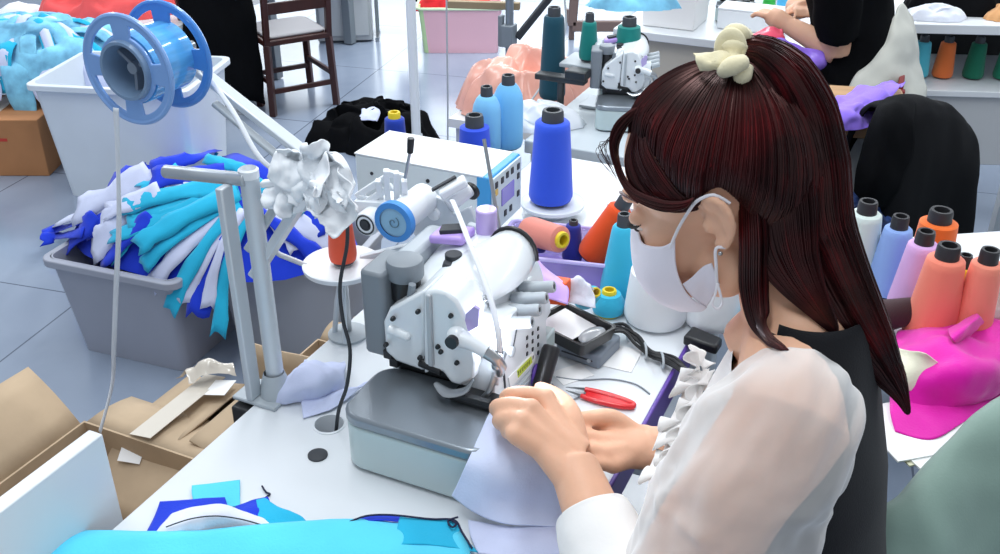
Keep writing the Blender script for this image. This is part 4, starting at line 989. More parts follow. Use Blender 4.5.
# ------------------------------------------------------------------ plastic tubs with cut strips
def tub(name, label, c, L_, Wd, h, yaw, m, k=0.85):
    t = thing(name, label, 'plastic tub', (c[0], c[1], 0.0005), yaw)
    open_box(L_, Wd, h, 0.005, k).build('tub_body', m, t, bevel=0)
    mb = M(); o1 = rrect(-L_ / 2 - 0.016, L_ / 2 + 0.016, -Wd / 2 - 0.016, Wd / 2 + 0.016, 0.035); i1 = rrect(-L_ / 2 + 0.003, L_ / 2 - 0.003, -Wd / 2 + 0.003, Wd / 2 - 0.003, 0.03)
    mb.grid([[(x, y, z) for x, y in pl] for pl, z in ((o1, h - 0.022), (o1, h), (i1, h), (i1, h - 0.01), (i1, h - 0.022), (o1, h - 0.022))], wrap=True); mb.build('rim', m, t, bevel=0.003)
    return t
tub('plastic_tub', 'grey plastic tub at left overflowing with blue and cyan strips', (-0.97, 2.45), 0.40, 0.33, 0.3, -R(20), BING)
tub('plastic_tub', 'grey plastic tub at right, nearer the ribbon stand, under the strips', (-0.555, 2.48), 0.38, 0.32, 0.3, -R(16), mat('pale_grey_tub_plastic', (172, 176, 186), 0.45))
tub('plastic_tub', 'large white translucent plastic tub behind the blue reel', (-1.345, 3.56), 0.57, 0.40, 0.44, -R(8), BINW, k=0.86)
# inner white lining seen through the big tub
HC = Vector((-0.80, 2.50, 0)); HYAW = -R(14)
HA, HB = 0.43, 0.25
def heap_z(x, y, off=0.0):
    dx, dy = x - HC.x, y - HC.y
    lx = dx * math.cos(-HYAW) - dy * math.sin(-HYAW); ly = dx * math.sin(-HYAW) + dy * math.cos(-HYAW)
    q = math.sqrt((lx / HA) ** 2 + (ly / HB) ** 2)
    z = 0.29 + 0.21 * max(0.0, 1 - q * q) ** 0.7
    if q > 0.98: z = 0.29 - (q - 0.98) * 0.62 * (1 if q < 2 else 1)
    return max(0.06, z + off)
m_ = M(); rows = []
for j in range(15):
    t = j / 14
    row = []
    for i in range(40):
        a = 2 * PI * i / 40; lx, ly = HA * 0.97 * t * math.cos(a), HB * 0.97 * t * math.sin(a)
        x = HC.x + lx * math.cos(HYAW) - ly * math.sin(HYAW); y = HC.y + lx * math.sin(HYAW) + ly * math.cos(HYAW)
        row.append((x, y, heap_z(x, y, -0.03) + 0.015 * noise.noise(Vector((x * 9, y * 9, 0)))))
    rows.append(row)
m_.grid(rows, wrap=True); m_.build('strip_heap', FBLUE, label='royal blue cut strips piled deep in the two grey tubs', cat='cloth strips', kind='stuff', smooth=80)
def on_heap(px, py, lift):
    """point of the heap surface met by the line of sight, found by marching"""
    r_ = ray(px, py).normalized(); t = 1.6
    while t < 4.0:
        q = CAMP + r_ * t
        if q.z <= heap_z(q.x, q.y, lift): return q
        t += 0.004
    return q
def strip(px0, py0, px1, py1, col, wd, k, bow=0.0):
    n_ = 14; rows = []
    lift = 0.004 + 0.024 * ((k * 0.618) % 1)
    cs = [on_heap(px0 + (px1 - px0) * i / n_ + bow * math.sin(PI * i / n_) + 3 * noise.noise(Vector((i * 0.3, k, 0))), py0 + (py1 - py0) * i / n_, lift) for i in range(n_ + 1)]
    for _ in range(2): cs = [cs[0]] + [(cs[i - 1] + cs[i] * 2 + cs[i + 1]) / 4 for i in range(1, n_)] + [cs[-1]]
    for i in range(n_ + 1):
        t = i / n_
        tg = cs[min(i + 1, n_)] - cs[max(i - 1, 0)]; side = tg.cross(Vector((0.1, -0.55, 0.8))).normalized()
        w_ = wd * (0.8 + 0.35 * noise.noise(Vector((t * 4, k * 3.1, 2))) + (0.2 if t > 0.8 else 0))
        row = []
        for s_ in (-0.5, -0.25, 0, 0.25, 0.5):
            q = cs[i] + side * w_ * s_ + Vector((0, -0.3, 0.9)) * (0.008 * noise.noise(Vector((s_ * 5 + k, t * 5, k * 2.0))) + 0.005 * (1 - 4 * s_ * s_))
            if t > 0.9: q += tg.normalized() * 0.02 * noise.noise(Vector((s_ * 3, k * 1.3, 7)))
            row.append(tuple(q))
        rows.append(row)
    m_ = M(); m_.grid(rows)
    nm = {'c': 'cyan', 'b': 'royal blue', 'l': 'pale lilac'}[col]
    m_.build('cloth_strip', {'c': FCYAN, 'b': FBLUE, 'l': FLILAC}[col], label='%s cut cloth strip in the heap spilling over the grey tubs' % nm, cat='cloth strip', group='%s strips heaped over the grey tubs' % nm, solid=0.002, smooth=80)
STR = [(195, 152, 110, 185, 'b', .09), (230, 155, 310, 205, 'b', .08), (170, 160, 85, 228, 'b', .08), (215, 150, 150, 168, 'b', .07), (250, 165, 325, 235, 'b', .07), (245, 190, 330, 246, 'l', .06), (240, 200, 320, 258, 'b', .05), (180, 160, 100, 200, 'l', .07),
       (150, 172, 75, 212, 'l', .10), (130, 190, 60, 222, 'l', .07), (110, 205, 45, 236, 'b', .06), (95, 215, 66, 246, 'b', .07), (120, 205, 92, 252, 'l', .09), (140, 215, 112, 258, 'c', .05), (150, 215, 102, 262, 'b', .05), (160, 165, 215, 152, 'c', .05), (205, 158, 250, 172, 'c', .05), (180, 168, 140, 192, 'c', .05),
       (238, 186, 150, 172, 'c', .04), (160, 190, 105, 212, 'l', .07), (230, 180, 165, 190, 'l', .05), (225, 172, 150, 178, 'b', .07), (250, 180, 300, 215, 'c', .05), (255, 200, 300, 250, 'l', .06), (85, 230, 42, 240, 'b', .05), (225, 190, 110, 238, 'c', .05), (300, 225, 340, 246, 'l', .06),
       (237, 183, 122, 206, 'c', .07), (238, 188, 128, 224, 'c', .06), (238, 192, 135, 246, 'c', .07), (238, 196, 142, 266, 'c', .055), (238, 200, 152, 285, 'l', .06), (239, 202, 170, 312, 'c', .05), (240, 204, 186, 304, 'l', .05), (242, 207, 198, 318, 'b', .06), (243, 210, 208, 308, 'l', .035), (246, 214, 219, 336, 'c', .045)]
for k, (a, b, c_, d_, e, f_) in enumerate(STR):
    strip(a, b, c_, d_, e, f_ * 0.95, k, -8 if k > 26 else 3)

# ------------------------------------------------------------------ behind, left side
def heap(name, c, rx, ry, h, m, label, cat='cloth', seed=0, **k):
    return mound(c, rx, ry, h, seed=seed, **k).build(name, m, label=label, cat=cat, smooth=80)
# low bench with blue scraps beyond the white tub
bh = thing('low_bench', 'low bench with dark slanting legs holding the light blue scraps at far left', 'bench', (-1.86, 3.99, -0.10), R(4))
m_ = M(); m_.box((0, 0, 0.44), (0.9, 0.5, 0.025)); m_.build('bench_top', TABLE, bh, bevel=0.003)
for x, y, dx in ((-0.4, -0.2, 0.0), (0.3, -0.22, 0.16), (-0.4, 0.2, 0.0), (0.4, 0.2, 0.1)):
    m_ = M(); m_.bar((x, y, 0.43), (x + dx, y, 0.11), 0.04, 0.03); m_.build('leg', RUB, bh, bevel=0.003)
m_ = M(); m_.bar((-0.4, -0.2, 0.3), (0.46, -0.21, 0.14), 0.035, 0.02); m_.build('stretcher', GREY, bh, bevel=0.003)
FLB = fabric('light_blue_scraps', (128, 196, 236), var=0.35, vscale=16)
heap('scrap_heap', (-1.84, 3.95, 0.353), 0.40, 0.2, 0.17, FLB, 'heap of light blue and white scraps on the low bench', 'cloth heap', 3, ridge=0.7, freq=3.4, n=110)
for k, (x0, col, ln) in enumerate(((-2.1, FLB, .16), (-1.98, FLILAC, .11), (-1.86, FLB, .2), (-1.76, FLILAC, .14), (-1.66, FLB, .12), (-1.56, FLILAC, .2))):
    r0 = [(x0 + s_ * 0.05, 3.78, 0.42 - 0.01 * abs(s_)) for s_ in (-1, 0, 1)]; r1 = [(x0 + s_ * 0.055, 3.735, 0.38) for s_ in (-1, 0, 1)]; r2 = [(x0 + s_ * 0.05 + 0.01, 3.72, 0.38 - ln * 0.6) for s_ in (-1, 0, 1)]; r3 = [(x0 + s_ * 0.03 + 0.02, 3.72, 0.38 - ln) for s_ in (-1, 0, 1)]
    m_ = M(); m_.grid(sheet([r0, r1, r2, r3], 4, 4, amp=0.006, freq=20, seed=k)); m_.build('hanging_scrap', col, label='%s scrap hanging over the front edge of the low bench' % ('light blue' if col is FLB else 'pale lilac'), cat='cloth scrap', group='%s scraps hanging from the low bench' % ('light blue' if col is FLB else 'pale lilac'), solid=0.002, smooth=80)
for k in range(18):
    a = -PI / 2 + (k - 8.5) * 0.17 + 0.1 * math.sin(k * 2.1); rows = []; wv = 0.028 + 0.01 * math.sin(k * 1.7)
    for i in range(8):
        t = 0.1 + 0.16 * i + 0.03 * math.sin(k); z = 0.36 + 0.16 * max(0, 1 - min(t, 1) ** 2) ** .6 + 0.02 * math.sin(i * 1.3 + k) + 0.012 + 0.004 * (k % 4)
        if t > 1: z = 0.37 - (t - 1) * 0.3
        q = Vector((-1.84 + 0.41 * t * math.cos(a), 3.95 + 0.21 * min(t, 1.05) * math.sin(a), z)); sd = Vector((-math.sin(a), math.cos(a) * .6, 0.1 * math.sin(k)))
        rows.append([q + sd * wv * s_ + Vector((0, 0, -0.012 * s_ * s_)) for s_ in (-1, 0, 1)])
    c_ = (FLB, FLILAC, FCYAN)[k % 3]; nm = ('light blue', 'pale lilac', 'cyan')[k % 3]
    m_ = M(); m_.grid(sheet(rows, 3, 2, amp=0.006, freq=22, seed=k)); m_.build('heap_scrap', c_, label='%s scrap draped on the heap on the low bench' % nm, cat='cloth scrap', group='%s scraps on the low bench heap' % nm, solid=0.002, smooth=80)
# long back table with coral and yellow heaps
lt = thing('long_table', 'white long table far left holding coral and yellow fabric', 'table', (-1.43, 4.98, -0.12), YAW + R(90))
m_ = M(); m_.box((0, 0, 0.54), (1.5, 0.8, 0.03)); m_.build('tabletop', TABLE, lt, bevel=0.003)
for x in (-0.68, 0.0, 0.68):
    m_ = M(); m_.bar((x, -0.35, 0.52), (x, -0.35, 0.125), 0.05, 0.05); m_.bar((x, 0.35, 0.52), (x, 0.35, 0.125), 0.05, 0.05); m_.bar((x, -0.35, 0.1), (x, 0.35, 0.1), 0.03, 0.03); m_.build('leg_frame', GREY, lt, bevel=0.003)
heap('fabric_heap', (-1.70, 4.45, 0.436), 0.34, 0.2, 0.15, FCORAL, 'heap of coral pink fabric on the far left table', 'cloth heap', 5, ridge=0.8, freq=5.5, n=100)
heap('fabric_heap', (-1.3, 4.75, 0.436), 0.16, 0.12, 0.07, fabric('yellow_cloth', (236, 214, 50)), 'small heap of yellow fabric right of the coral heap', 'cloth heap', 9)
heap('fabric_heap', (-2.12, 4.42, 0.30), 0.2, 0.2, 0.15, FWHITE, 'white fabric heap left of the coral heap', 'cloth heap', 12)
m_ = M(); q = PZ(204, 6, 0.436); m_.prism([(q.x + x * .6, q.y + y * .6, 0.436) for x, y in rrect(-0.05, 0.05, -0.04, 0.04, 0.015)], (0, 0, 0.06)); m_.build('scissor_case', DARK, label='small black box on the far left white table', cat='box', bevel=0.006)
# brown carton below the bench
lb = thing('carton', 'brown carton with red print under the low bench at far left', 'cardboard box', (-1.97, 3.76, 0), R(0))
m_ = M(); m_.box((0, 0, 0.115), (0.42, 0.3, 0.23)); m_.build('carton_body', mat('orange_brown_cardboard', (176, 122, 80), 0.85, var=0.1), lb, bevel=0.003)
m_ = M(); m_.box((0.0, 0, 0.231), (0.06, 0.3, 0.002)); m_.build('tape', TAPE, lb)
m_ = M(); m_.box((0.02, -0.1505, 0.19), (0.05, 0.001, 0.05)); m_.box((0.03, -0.1508, 0.15), (0.1, 0.001, 0.012)); m_.build('red_print', mat('red_ink', (190, 60, 50), 0.8), lb, smooth=0)
# wooden chair
def chair(name, label, loc, rz, sw=0.32, sh=0.34, bh=0.46, m=WOOD, pad=None):
    t = thing(name, label, 'chair', loc, rz)
    m_ = M(); m_.prism([(x, y, sh - 0.025) for x, y in rrect(-sw / 2, sw / 2, -sw / 2, sw / 2, 0.02)], (0, 0, 0.025)); m_.build('seat', m, t, bevel=0.004)
    if pad:
        m_ = M(); m_.prism([(x, y, sh) for x, y in rrect(-sw / 2 + .02, sw / 2 - .02, -sw / 2 + .02, sw / 2 - .02, 0.03)], (0, 0, 0.012)); m_.build('seat_pad', pad, t, bevel=0.005)
    for x, y in ((-1, -1), (1, -1), (-1, 1), (1, 1)):
        top = sh - 0.02 if y < 0 else sh + bh
        m_ = M(); m_.bar((x * (sw / 2 - 0.015) * 1.06, y * (sw / 2 - 0.015) * 1.06, 0.0), (x * (sw / 2 - 0.015), y * (sw / 2 - 0.015), sh - 0.02), 0.028, 0.028)
        if y > 0: m_.bar((x * (sw / 2 - 0.015), sw / 2 - 0.015, sh - 0.02), (x * (sw / 2 - 0.015), sw / 2 + 0.04, sh + bh), 0.026, 0.026)
        m_.build('leg', m, t, bevel=0.003)
    m_ = M()
    for a, b in (((-1, -1), (1, -1)), ((-1, 1), (1, 1)), ((-1, -1), (-1, 1)), ((1, -1), (1, 1))):
        z = 0.11 if a[1] == b[1] else 0.15
        m_.bar((a[0] * (sw / 2 - 0.012), a[1] * (sw / 2 - 0.012), z), (b[0] * (sw / 2 - 0.012), b[1] * (sw / 2 - 0.012), z), 0.016, 0.022)
    m_.build('stretcher', m, t, bevel=0.002)
    m_ = M()
    for z in (0.3, 0.65, 0.95):
        y = sw / 2 - 0.015 + 0.055 * z; m_.bar((-(sw / 2 - 0.015), y, sh + bh * z), (sw / 2 - 0.015, y, sh + bh * z), 0.016, 0.05)
    m_.build('backrest', m, t, bevel=0.003)
    return t
chair('wooden_chair', 'dark red wooden chair standing on the tiles at back left', (-0.97, 4.50, 0), R(-148), pad=mat('grey_seat_vinyl', (150, 148, 152), 0.5))
chair('wooden_chair', 'dark wooden chair under the black coat, left of the bare chair', (-1.31, 4.495, 0), R(206.6))
# black coat over that chair
def drape(name, label, ridge0, ridge1, front, back, m, cat, seed=0, amp=0.012, freq=12, bulge=(0.03, 0.02), flare=0.15, th=0.004, parent=None):
    """garment hung over a chair back: ridge from ridge0 to ridge1, falling to both sides"""
    r0, r1 = Vector(ridge0), Vector(ridge1); ax = (r1 - r0).normalized(); out = ax.cross(Vector((0, 0, 1))).normalized()
    rows = []
    prof = [(-bulge[1] - back[1], -back[0]), (-bulge[1] - back[1] * 0.6, -back[0] * 0.5), (-bulge[1], -0.06), (-bulge[1] * 0.5, -0.008), (0.0, 0.0), (bulge[0] * 0.6, -0.012), (bulge[0], -0.07), (bulge[0] + front[1] * 0.6, -front[0] * 0.5), (bulge[0] + front[1], -front[0])]
    for o_, z in prof:
        k = 1 + flare * (-z)
        mid = (r0 + r1) / 2
        row = []
        for s_ in (-0.54, -0.5, -0.25, 0, 0.25, 0.5, 0.54):
            sag = -0.03 * (abs(s_) / 0.5) ** 3 if z > -0.1 else -0.015 * math.sin(s_ * 9 + seed) 
            row.append(mid + ax * (r1 - r0).length * s_ * k + out * (o_ * (1 - 0.3 * (abs(s_) > 0.52))) + Vector((0, 0, z + sag)))
        rows.append(row)
    m_ = M(); m_.grid(sheet(rows, 6, 6, amp=amp, freq=freq, seed=seed))
    return m_.build(name, m, parent, label=label, cat=cat, solid=th, smooth=80)
drape('coat', 'black coat hanging over a chair near the white tub', (-1.36, 4.27, 0.84), (-1.10, 4.40, 0.84), (0.78, 0.04), (0.4, 0.02), FBLACK, 'coat', 3, 0.02, 9, (0.05, 0.04), 0.0)
# black heap on the floor
heap('fabric_heap', (-0.53, 4.0, 0.0), 0.28, 0.19, 0.15, FBLACK, 'heap of black fabric on the floor beside the white pole', 'cloth heap', 21, lump=0.25, ridge=0.9, freq=5, n=90)
m_ = M(); m_.grid(sheet([[(-0.58, 3.88, 0.13), (-0.54, 3.87, 0.135), (-0.5, 3.87, 0.13)], [(-0.57, 3.91, 0.15), (-0.53, 3.90, 0.155), (-0.49, 3.91, 0.15)], [(-0.57, 3.95, 0.155), (-0.53, 3.96, 0.16), (-0.50, 3.95, 0.155)]], 4, 4, amp=0.01, freq=40)); m_.build('cloth_scrap', FLILAC, label='pale scrap lying on the black fabric heap', cat='cloth scrap', solid=0.002)
# white pole
po = thing('steel_pole', 'tall white steel pole rising behind the control box', 'pole', PZ(417, 150, 0.0), 0)
m_ = M(); m_.cyl((0, 0, 0.02), (0, 0, 2.6), 0.019, n=24); m_.build('tube', WHITE, po)
m_ = M(); m_.lathe([(0, 0), (0.05, 0), (0.05, 0.012), (0.026, 0.03), (0.026, 0.07), (0.019, 0.075)], n=28, close=False); m_.build('base_flange', LGREY, po)
gcab = thing('cabinet', 'grey metal cabinet on the floor beyond the wooden chair', 'cabinet', (-0.87, 5.62, 0), R(6))
m_ = M(); m_.box((0, 0, 0.36), (0.3, 0.3, 0.7)); m_.build('body', mat('grey_cabinet_steel', (176, 180, 184), 0.45), gcab, bevel=0.006)
m_ = M(); m_.box((0, -0.156, 0.36), (0.27, 0.012, 0.64)); dr_ = m_.build('door', mat('grey_cabinet_door', (186, 190, 194), 0.45), gcab, bevel=0.004)
m_ = M(); m_.box((0.1, -0.168, 0.3), (0.015, 0.014, 0.1)); m_.build('handle', STEEL, dr_, bevel=0.003)
gra = thing('garment_rail', 'low steel rail with hanging garments left of the green and pink basket', 'rail', (-0.56, 5.62, 0), R(4))
m_ = M(); m_.cyl((-0.13, 0, 0.9), (0.13, 0, 0.9), 0.01); m_.build('bar', STEEL, gra)
for x in (-0.13, 0.13):
    m_ = M(); m_.cyl((x, 0, 0), (x, 0, 0.91), 0.011); m_.bar((x, -0.12, 0.012), (x, 0.12, 0.012), 0.02, 0.02); m_.build('leg', STEEL, gra)
for x_, col_, nm_, z0 in ((-0.62, FWHITE, 'white', .34), (-0.55, mat('plum_cloth', (112, 60, 110), 0.8), 'plum purple', .22), (-0.48, FBLACK, 'black', .2)):
    rows = [[(x_ + dx, 5.62 - 0.03 + 0.012 * math.sin(k * 2 + dx * 90), z) for k, dx in enumerate((-.035, -.012, .012, .035))] for z in (0.9, 0.86, 0.7, 0.5, z0)]
    m_ = M(); m_.grid(sheet(rows, 6, 5, amp=0.008, freq=16)); m_.build('garment', col_, label='%s garment hanging on the low steel rail at the back' % nm_, cat='garment', solid=0.006, smooth=80)
# two-tone basket with red fabric at the back
bk = thing('basket', 'pale green and pink basket of red cloth on the floor at the back', 'basket', (-0.21, 5.42, 0.0), 0)
m_ = open_box(0.44, 0.32, 0.24, 0.006, 0.9)
cb2 = m_.build('basket_body', [mat('pale_green_plastic', (204, 232, 176), 0.4), mat('pale_pink_plastic', (248, 196, 208), 0.4)], bk)
for p_ in cb2.data.polygons:
    if p_.center.x > -0.06: p_.material_index = 1
m_ = M(); rr = rrect(-0.228, 0.228, -0.168, 0.168, 0.03); m_.tube([(x, y, 0.24) for x, y in rr] + [(rr[0][0], rr[0][1], 0.24)], 0.008, n=8); m_.build('rim', mat('pale_green_rim', (214, 234, 196), 0.4), bk)
heap('fabric_heap', (-0.24, 5.42, 0.2), 0.2, 0.14, 0.13, fabric('red_cloth', (232, 52, 60)), 'red cloth heaped in the green and pink basket', 'cloth heap', 31)

# ------------------------------------------------------------------ the next table of the row, with a second overlock
nt_ = thing('sewing_table', 'grey-white sewing table at centre back carrying the second overlock machine', 'table', W(-0.05, 1.16, 0), YAW)
GT = mat('grey_laminate', (196, 204, 210), 0.35)
m_ = M(); m_.box((0, 0, 0.735), (0.60, 0.5, 0.03)); m_.build('tabletop', GT, nt_, bevel=0.003)
m_ = M(); m_.box((0.05, -0.23, 0.64), (0.48, 0.02, 0.16)); m_.build('apron', TABLE, nt_, bevel=0.002)
for u, v in ((-0.27, -0.21), (0.27, -0.21), (-0.27, 0.21), (0.27, 0.21)):
    m_ = M(); m_.box((u, v, 0.36), (0.045, 0.045, 0.72)); m_.build('leg', ALU, nt_, bevel=0.003)
om2 = thing('overlock_machine', 'second overlock sewing machine at centre back, small and pale with green cones behind', 'sewing machine', PZ(632, 112, 0.7505), YAW + R(18))
build_machine(om2)
om2.scale = (0.74, 0.74, 0.74)
def th_cone(px, py, z, rgb, label, h, rb, rt, **k):
    return cone('thread_cone', rgb, label, PZ(px, py, z), h, rb, rt, **k)
GREEN = (18, 128, 122)
th_cone(588, 60, 0.86, GREEN, 'narrow teal green thread cone behind the second overlock machine', 0.09, 0.022, 0.016)
th_cone(627, 62, 0.86, GREEN, 'wide teal green thread cone behind the second overlock machine', 0.085, 0.032, 0.026)
th_cone(552, 98, 0.752, (24, 74, 92), 'dark teal thread cone left of the second overlock machine', 0.2, 0.032, 0.024)
sh = thing('cone_shelf', 'small grey shelf rack holding the teal cones behind the second machine', 'rack', PZ(607, 62, 0.752) , YAW)
o0 = PZ(607, 62, 0.752)
q = PZ(607, 61, 0.86) - o0
q = Vector((q.dot(BX), q.dot(AX), q.z))
m_ = M(); m_.box((q.x, q.y, q.z - 0.008), (0.2, 0.1, 0.01)); m_.build('shelf', LGREY, sh, bevel=0.002)
m_ = M(); m_.bar((q.x, q.y, 0.0), (q.x, q.y, q.z - 0.012), 0.02, 0.02); m_.box((q.x, q.y, 0.004), (0.1, 0.08, 0.006)); m_.build('post', STEEL, sh)
# scissors holder / small lamp arm left of it
stn = thing('thread_stand', 'dark metal bracket arm standing left of the second overlock machine', 'bracket', PZ(560, 118, 0.752), YAW)
m_ = M(); m_.cyl((0, 0, 0), (0, 0, 0.09), 0.008, n=12); m_.lathe([(0, 0), (0.03, 0), (0.03, 0.006), (0, 0.006)], n=20, close=False); m_.build('post', DSTEEL, stn)
m_ = M(); m_.box((0, 0, 0.095), (0.12, 0.03, 0.014)); m_.box((0.04, 0.0, 0.11), (0.05, 0.04, 0.02)); m_.build('arm', DSTEEL, stn, bevel=0.003)
m_ = M(); m_.box((-0.05, -0.06, 0.01), (0.1, 0.012, 0.016), (0, 0, 0.3)); m_.build('foot_bar', DARK, stn, bevel=0.003)
# peach film heap and white bags
heap('film_heap', PZ(528, 106, 0.60), 0.19, 0.16, 0.15, FPEACH, 'crumpled heap of peach film behind the steel leg', 'heap', 41, ridge=0.6, freq=3, n=80)
for v_ in (0,): pass
bn = thing('side_bench', 'low white bench under the peach film heap', 'bench', PZ(530, 110, 0.60) + Vector((0, 0, -0.6)), YAW)
m_ = M(); m_.box((0, 0, 0.585), (0.36, 0.3, 0.025)); m_.build('bench_top', TABLE, bn)
for x, y in ((-.15, -.12), (.15, -.12), (-.15, .12), (.15, .12)):
    m_ = M(); m_.bar((x, y, 0), (x, y, 0.575), 0.03, 0.03); m_.build('leg', ALU, bn)
heap('film_heap', PZ(540, 125, 0.7515), 0.10, 0.06, 0.05, mat('white_film', (226, 230, 236), 0.3), 'white plastic film crumpled left of the second machine', 'heap', 44, ridge=0.5)
# steel frame straddling the back table
fs = thing('steel_stand', 'grey steel frame with clamp and diagonal brace at centre back', 'frame', PZ(509, 130, 0.0), YAW)
o0 = PZ(509, 130, 0.0); F2 = lambda q: Vector(((q - o0).dot(BX), (q - o0).dot(AX), q.z))
STEELP = mat('grey_steel_tube', (148, 156, 164), 0.35, metal=0.6)
m_ = M(); m_.cyl((0, 0, 0), (0, 0, 1.9), 0.017, n=20); m_.build('post', STEELP, fs)
m_ = M(); zc = PY(509, 35, o0.y).z; m_.box((0, -0.005, zc), (0.05, 0.06, 0.09)); m_.box((-0.035, -0.005, zc + 0.015), (0.02, 0.03, 0.13)); m_.build('clamp', GREY, fs, bevel=0.004)
b0 = F2(PY(517, 38, o0.y)); b1 = F2(PY(546, 2, o0.y + 0.05)); m_ = M(); m_.bar(b0, b1 + (b1 - b0) * 0.6, 0.02, 0.028); m_.build('diagonal_brace', RUB, fs, bevel=0.003)
b2 = F2(PY(448, 4, o0.y + .1)); b3 = F2(PY(520, 6, o0.y + .05)); m_ = M(); m_.bar(b2, b3, 0.03, 0.03); m_.build('cross_beam', mat('tan_beam', (150, 132, 104), 0.6), fs, bevel=0.003)
f4 = thing('steel_post', 'square grey steel post beside the second overlock machine', 'post', PZ(655, 165, 0.0), YAW)
m_ = M(); m_.box((0, 0, 0.95), (0.035, 0.035, 1.9)); m_.build('tube', STEELP, f4, bevel=0.003)
m_ = M(); m_.box((0, 0, 0.004), (0.08, 0.08, 0.008)); m_.build('foot_plate', STEELP, f4)
# thin hanging thread cord near pole
m_ = M(); q0, q1 = PY(446, -30, 3.2), PY(447, 229, 3.2); m_.tube([q0, q0.lerp(q1, .5) + Vector((.004, 0, 0)), q1], 0.003, n=8, smooth=4); m_.build('cord', LGREY, label='thin white cord hanging between the pole and the steel frame', cat='cord')
m_ = M(); m_.tube([PY(562, -20, 2.6), PY(566, 20, 2.58), PY(560, 50, 2.55), PY(545, 80, 2.5), PY(528, 105, 2.45)], 0.0025, n=8, smooth=6); m_.build('cord', LGREY, label='thin white thread looping past the dark teal cone', cat='cord')
# open-back wooden chair frame beyond the second machine
ch = thing('office_chair', 'brown chair with an open square back beyond the second machine', 'chair', PZ(612, 40, 0.0), R(0))
o0 = PZ(612, 40, 0.0)
BRN = mat('brown_frame_paint', (118, 98, 92), 0.5)
zt = 0.62; 
qa = PY(572, 26, o0.y); qb = PY(648, 28, o0.y); za = qa.z; xa, xb = qa.x - o0.x, qb.x - o0.x
m_ = M(); m_.bar((xa, 0, za), (xb, 0, za), 0.03, 0.06); m_.bar((xa, 0, za), (xa + 0.02, 0, za + 0.42), 0.03, 0.05); m_.bar((xb, 0, za), (xb + 0.02, 0, za + 0.42), 0.03, 0.05); m_.bar((xa, 0, za + 0.42), (xb, 0, za + 0.42), 0.03, 0.05); m_.build('backrest', BRN, ch, bevel=0.006)
m_ = M(); m_.box(((xa + xb) / 2, 0.2, za - 0.12), (xb - xa, 0.36, 0.04)); m_.build('seat', BRN, ch, bevel=0.006)
for x in (xa, xb):
    for y in (0.02, 0.38):
        m_ = M(); m_.bar((x, y, 0.0), (x, y, za), 0.03, 0.03); m_.build('leg', BRN, ch, bevel=0.003)
# pale blue cloth on the frame top
m_ = mound(PZ(632, 6, 0.9), 0.12, 0.06, 0.05, seed=51); q = None
m_.build('fabric_heap', FLB, label='small pale blue cloth on the brown chair back', cat='cloth heap')

# ------------------------------------------------------------------ grey cabinet table behind the worker's head, with boxes
BEIGE = mat('beige_laminate', (196, 190, 178), 0.5)
gc = thing('workbench', 'beige-fronted workbench behind the worker head with white boxes on top', 'workbench', PZ(715, 62, 0.0) + Vector((0, 0, 0)), YAW)
gc.location = (0.98, 3.72, 0.0)
m_ = M(); m_.box((0, 0, 0.54), (1.0, 0.5, 0.03)); m_.build('worktop', TABLE, gc, bevel=0.003)
m_ = M(); m_.box((0.0, -0.2, 0.41), (0.98, 0.02, 0.22)); m_.build('front_panel', BEIGE, gc, bevel=0.002)
for x, y in ((-0.47, -0.2), (0.47, -0.2), (-0.47, 0.2), (0.47, 0.2)):
    m_ = M(); m_.box((x, y, 0.262), (0.04, 0.04, 0.524)); m_.build('leg', ALU, gc)
def plain_box(name, label, c, d, m, rz=YAW, cat='box'):
    t = thing(name, label, cat, c, rz)
    m_ = M(); m_.box((0, 0, d[2] / 2), d); m_.build('body', m, t, bevel=0.004)
    m_ = M(); m_.box((0, 0, d[2] + 0.004), (d[0] * 1.02, d[1] * 1.02, 0.008)); m_.build('lid', m, t, bevel=0.003)
    return t
plain_box('storage_box', 'long white storage box on the beige workbench', PZ(752, 28, 0.556), (0.24, 0.12, 0.07), WHITE)
plain_box('storage_box', 'white box with sky-blue sheen at the left end of the workbench', PZ(675, 22, 0.556), (0.2, 0.2, 0.16), PAPER)
for (px, py, rgb, lb_) in ((768, 12, (60, 190, 80), 'green thread cone at the far end of the workbench'), (780, 22, (90, 190, 240), 'sky blue thread cone in front of the green one on the workbench'), (790, 12, (170, 130, 230), 'violet thread cone on the workbench'), (803, 8, (230, 170, 220), 'pale pink thread cone on the workbench'), (818, 6, (80, 90, 190), 'indigo thread cone at the right of the workbench row')):
    cone('thread_cone', rgb, lb_, PZ(px, py, 0.556), 0.11, 0.026, 0.018)
mlo = dup(om2)
mlo.location = PZ(738, 14, 0.5565); mlo.rotation_euler = (0, 0, YAW + R(10)); mlo['label'] = 'third overlock machine far back on the workbench behind the long white box'
mlo.scale = (0.74, 0.74, 0.74)

# ------------------------------------------------------------------ right side: cones, pink cloth and papers on the side table
st2 = thing('side_table', 'white side table behind the worker holding cones and magenta cloth', 'table', (1.02, 1.32, 0), R(8))
m_ = M(); m_.box((0.0, 0, 0.735), (0.92, 0.62, 0.03)); m_.build('tabletop', TABLE, st2, bevel=0.003)
for x, y in ((-0.42, -0.27), (0.42, -0.27), (-0.42, 0.27), (0.42, 0.27)):
    m_ = M(); m_.box((x, y, 0.36), (0.045, 0.045, 0.72)); m_.build('leg', ALU, st2, bevel=0.003)
BLK = mat('charcoal_cone_tube', (42, 42, 46), 0.5)
th_cone(853, 282, 0.752, (222, 236, 230), 'pale mint-white thread cone, leftmost of the cones behind the worker', 0.125, 0.034, 0.024, tube=BLK)
th_cone(885, 292, 0.752, (146, 178, 238), 'periwinkle blue thread cone next to the white one', 0.115, 0.033, 0.021, tube=BLK)
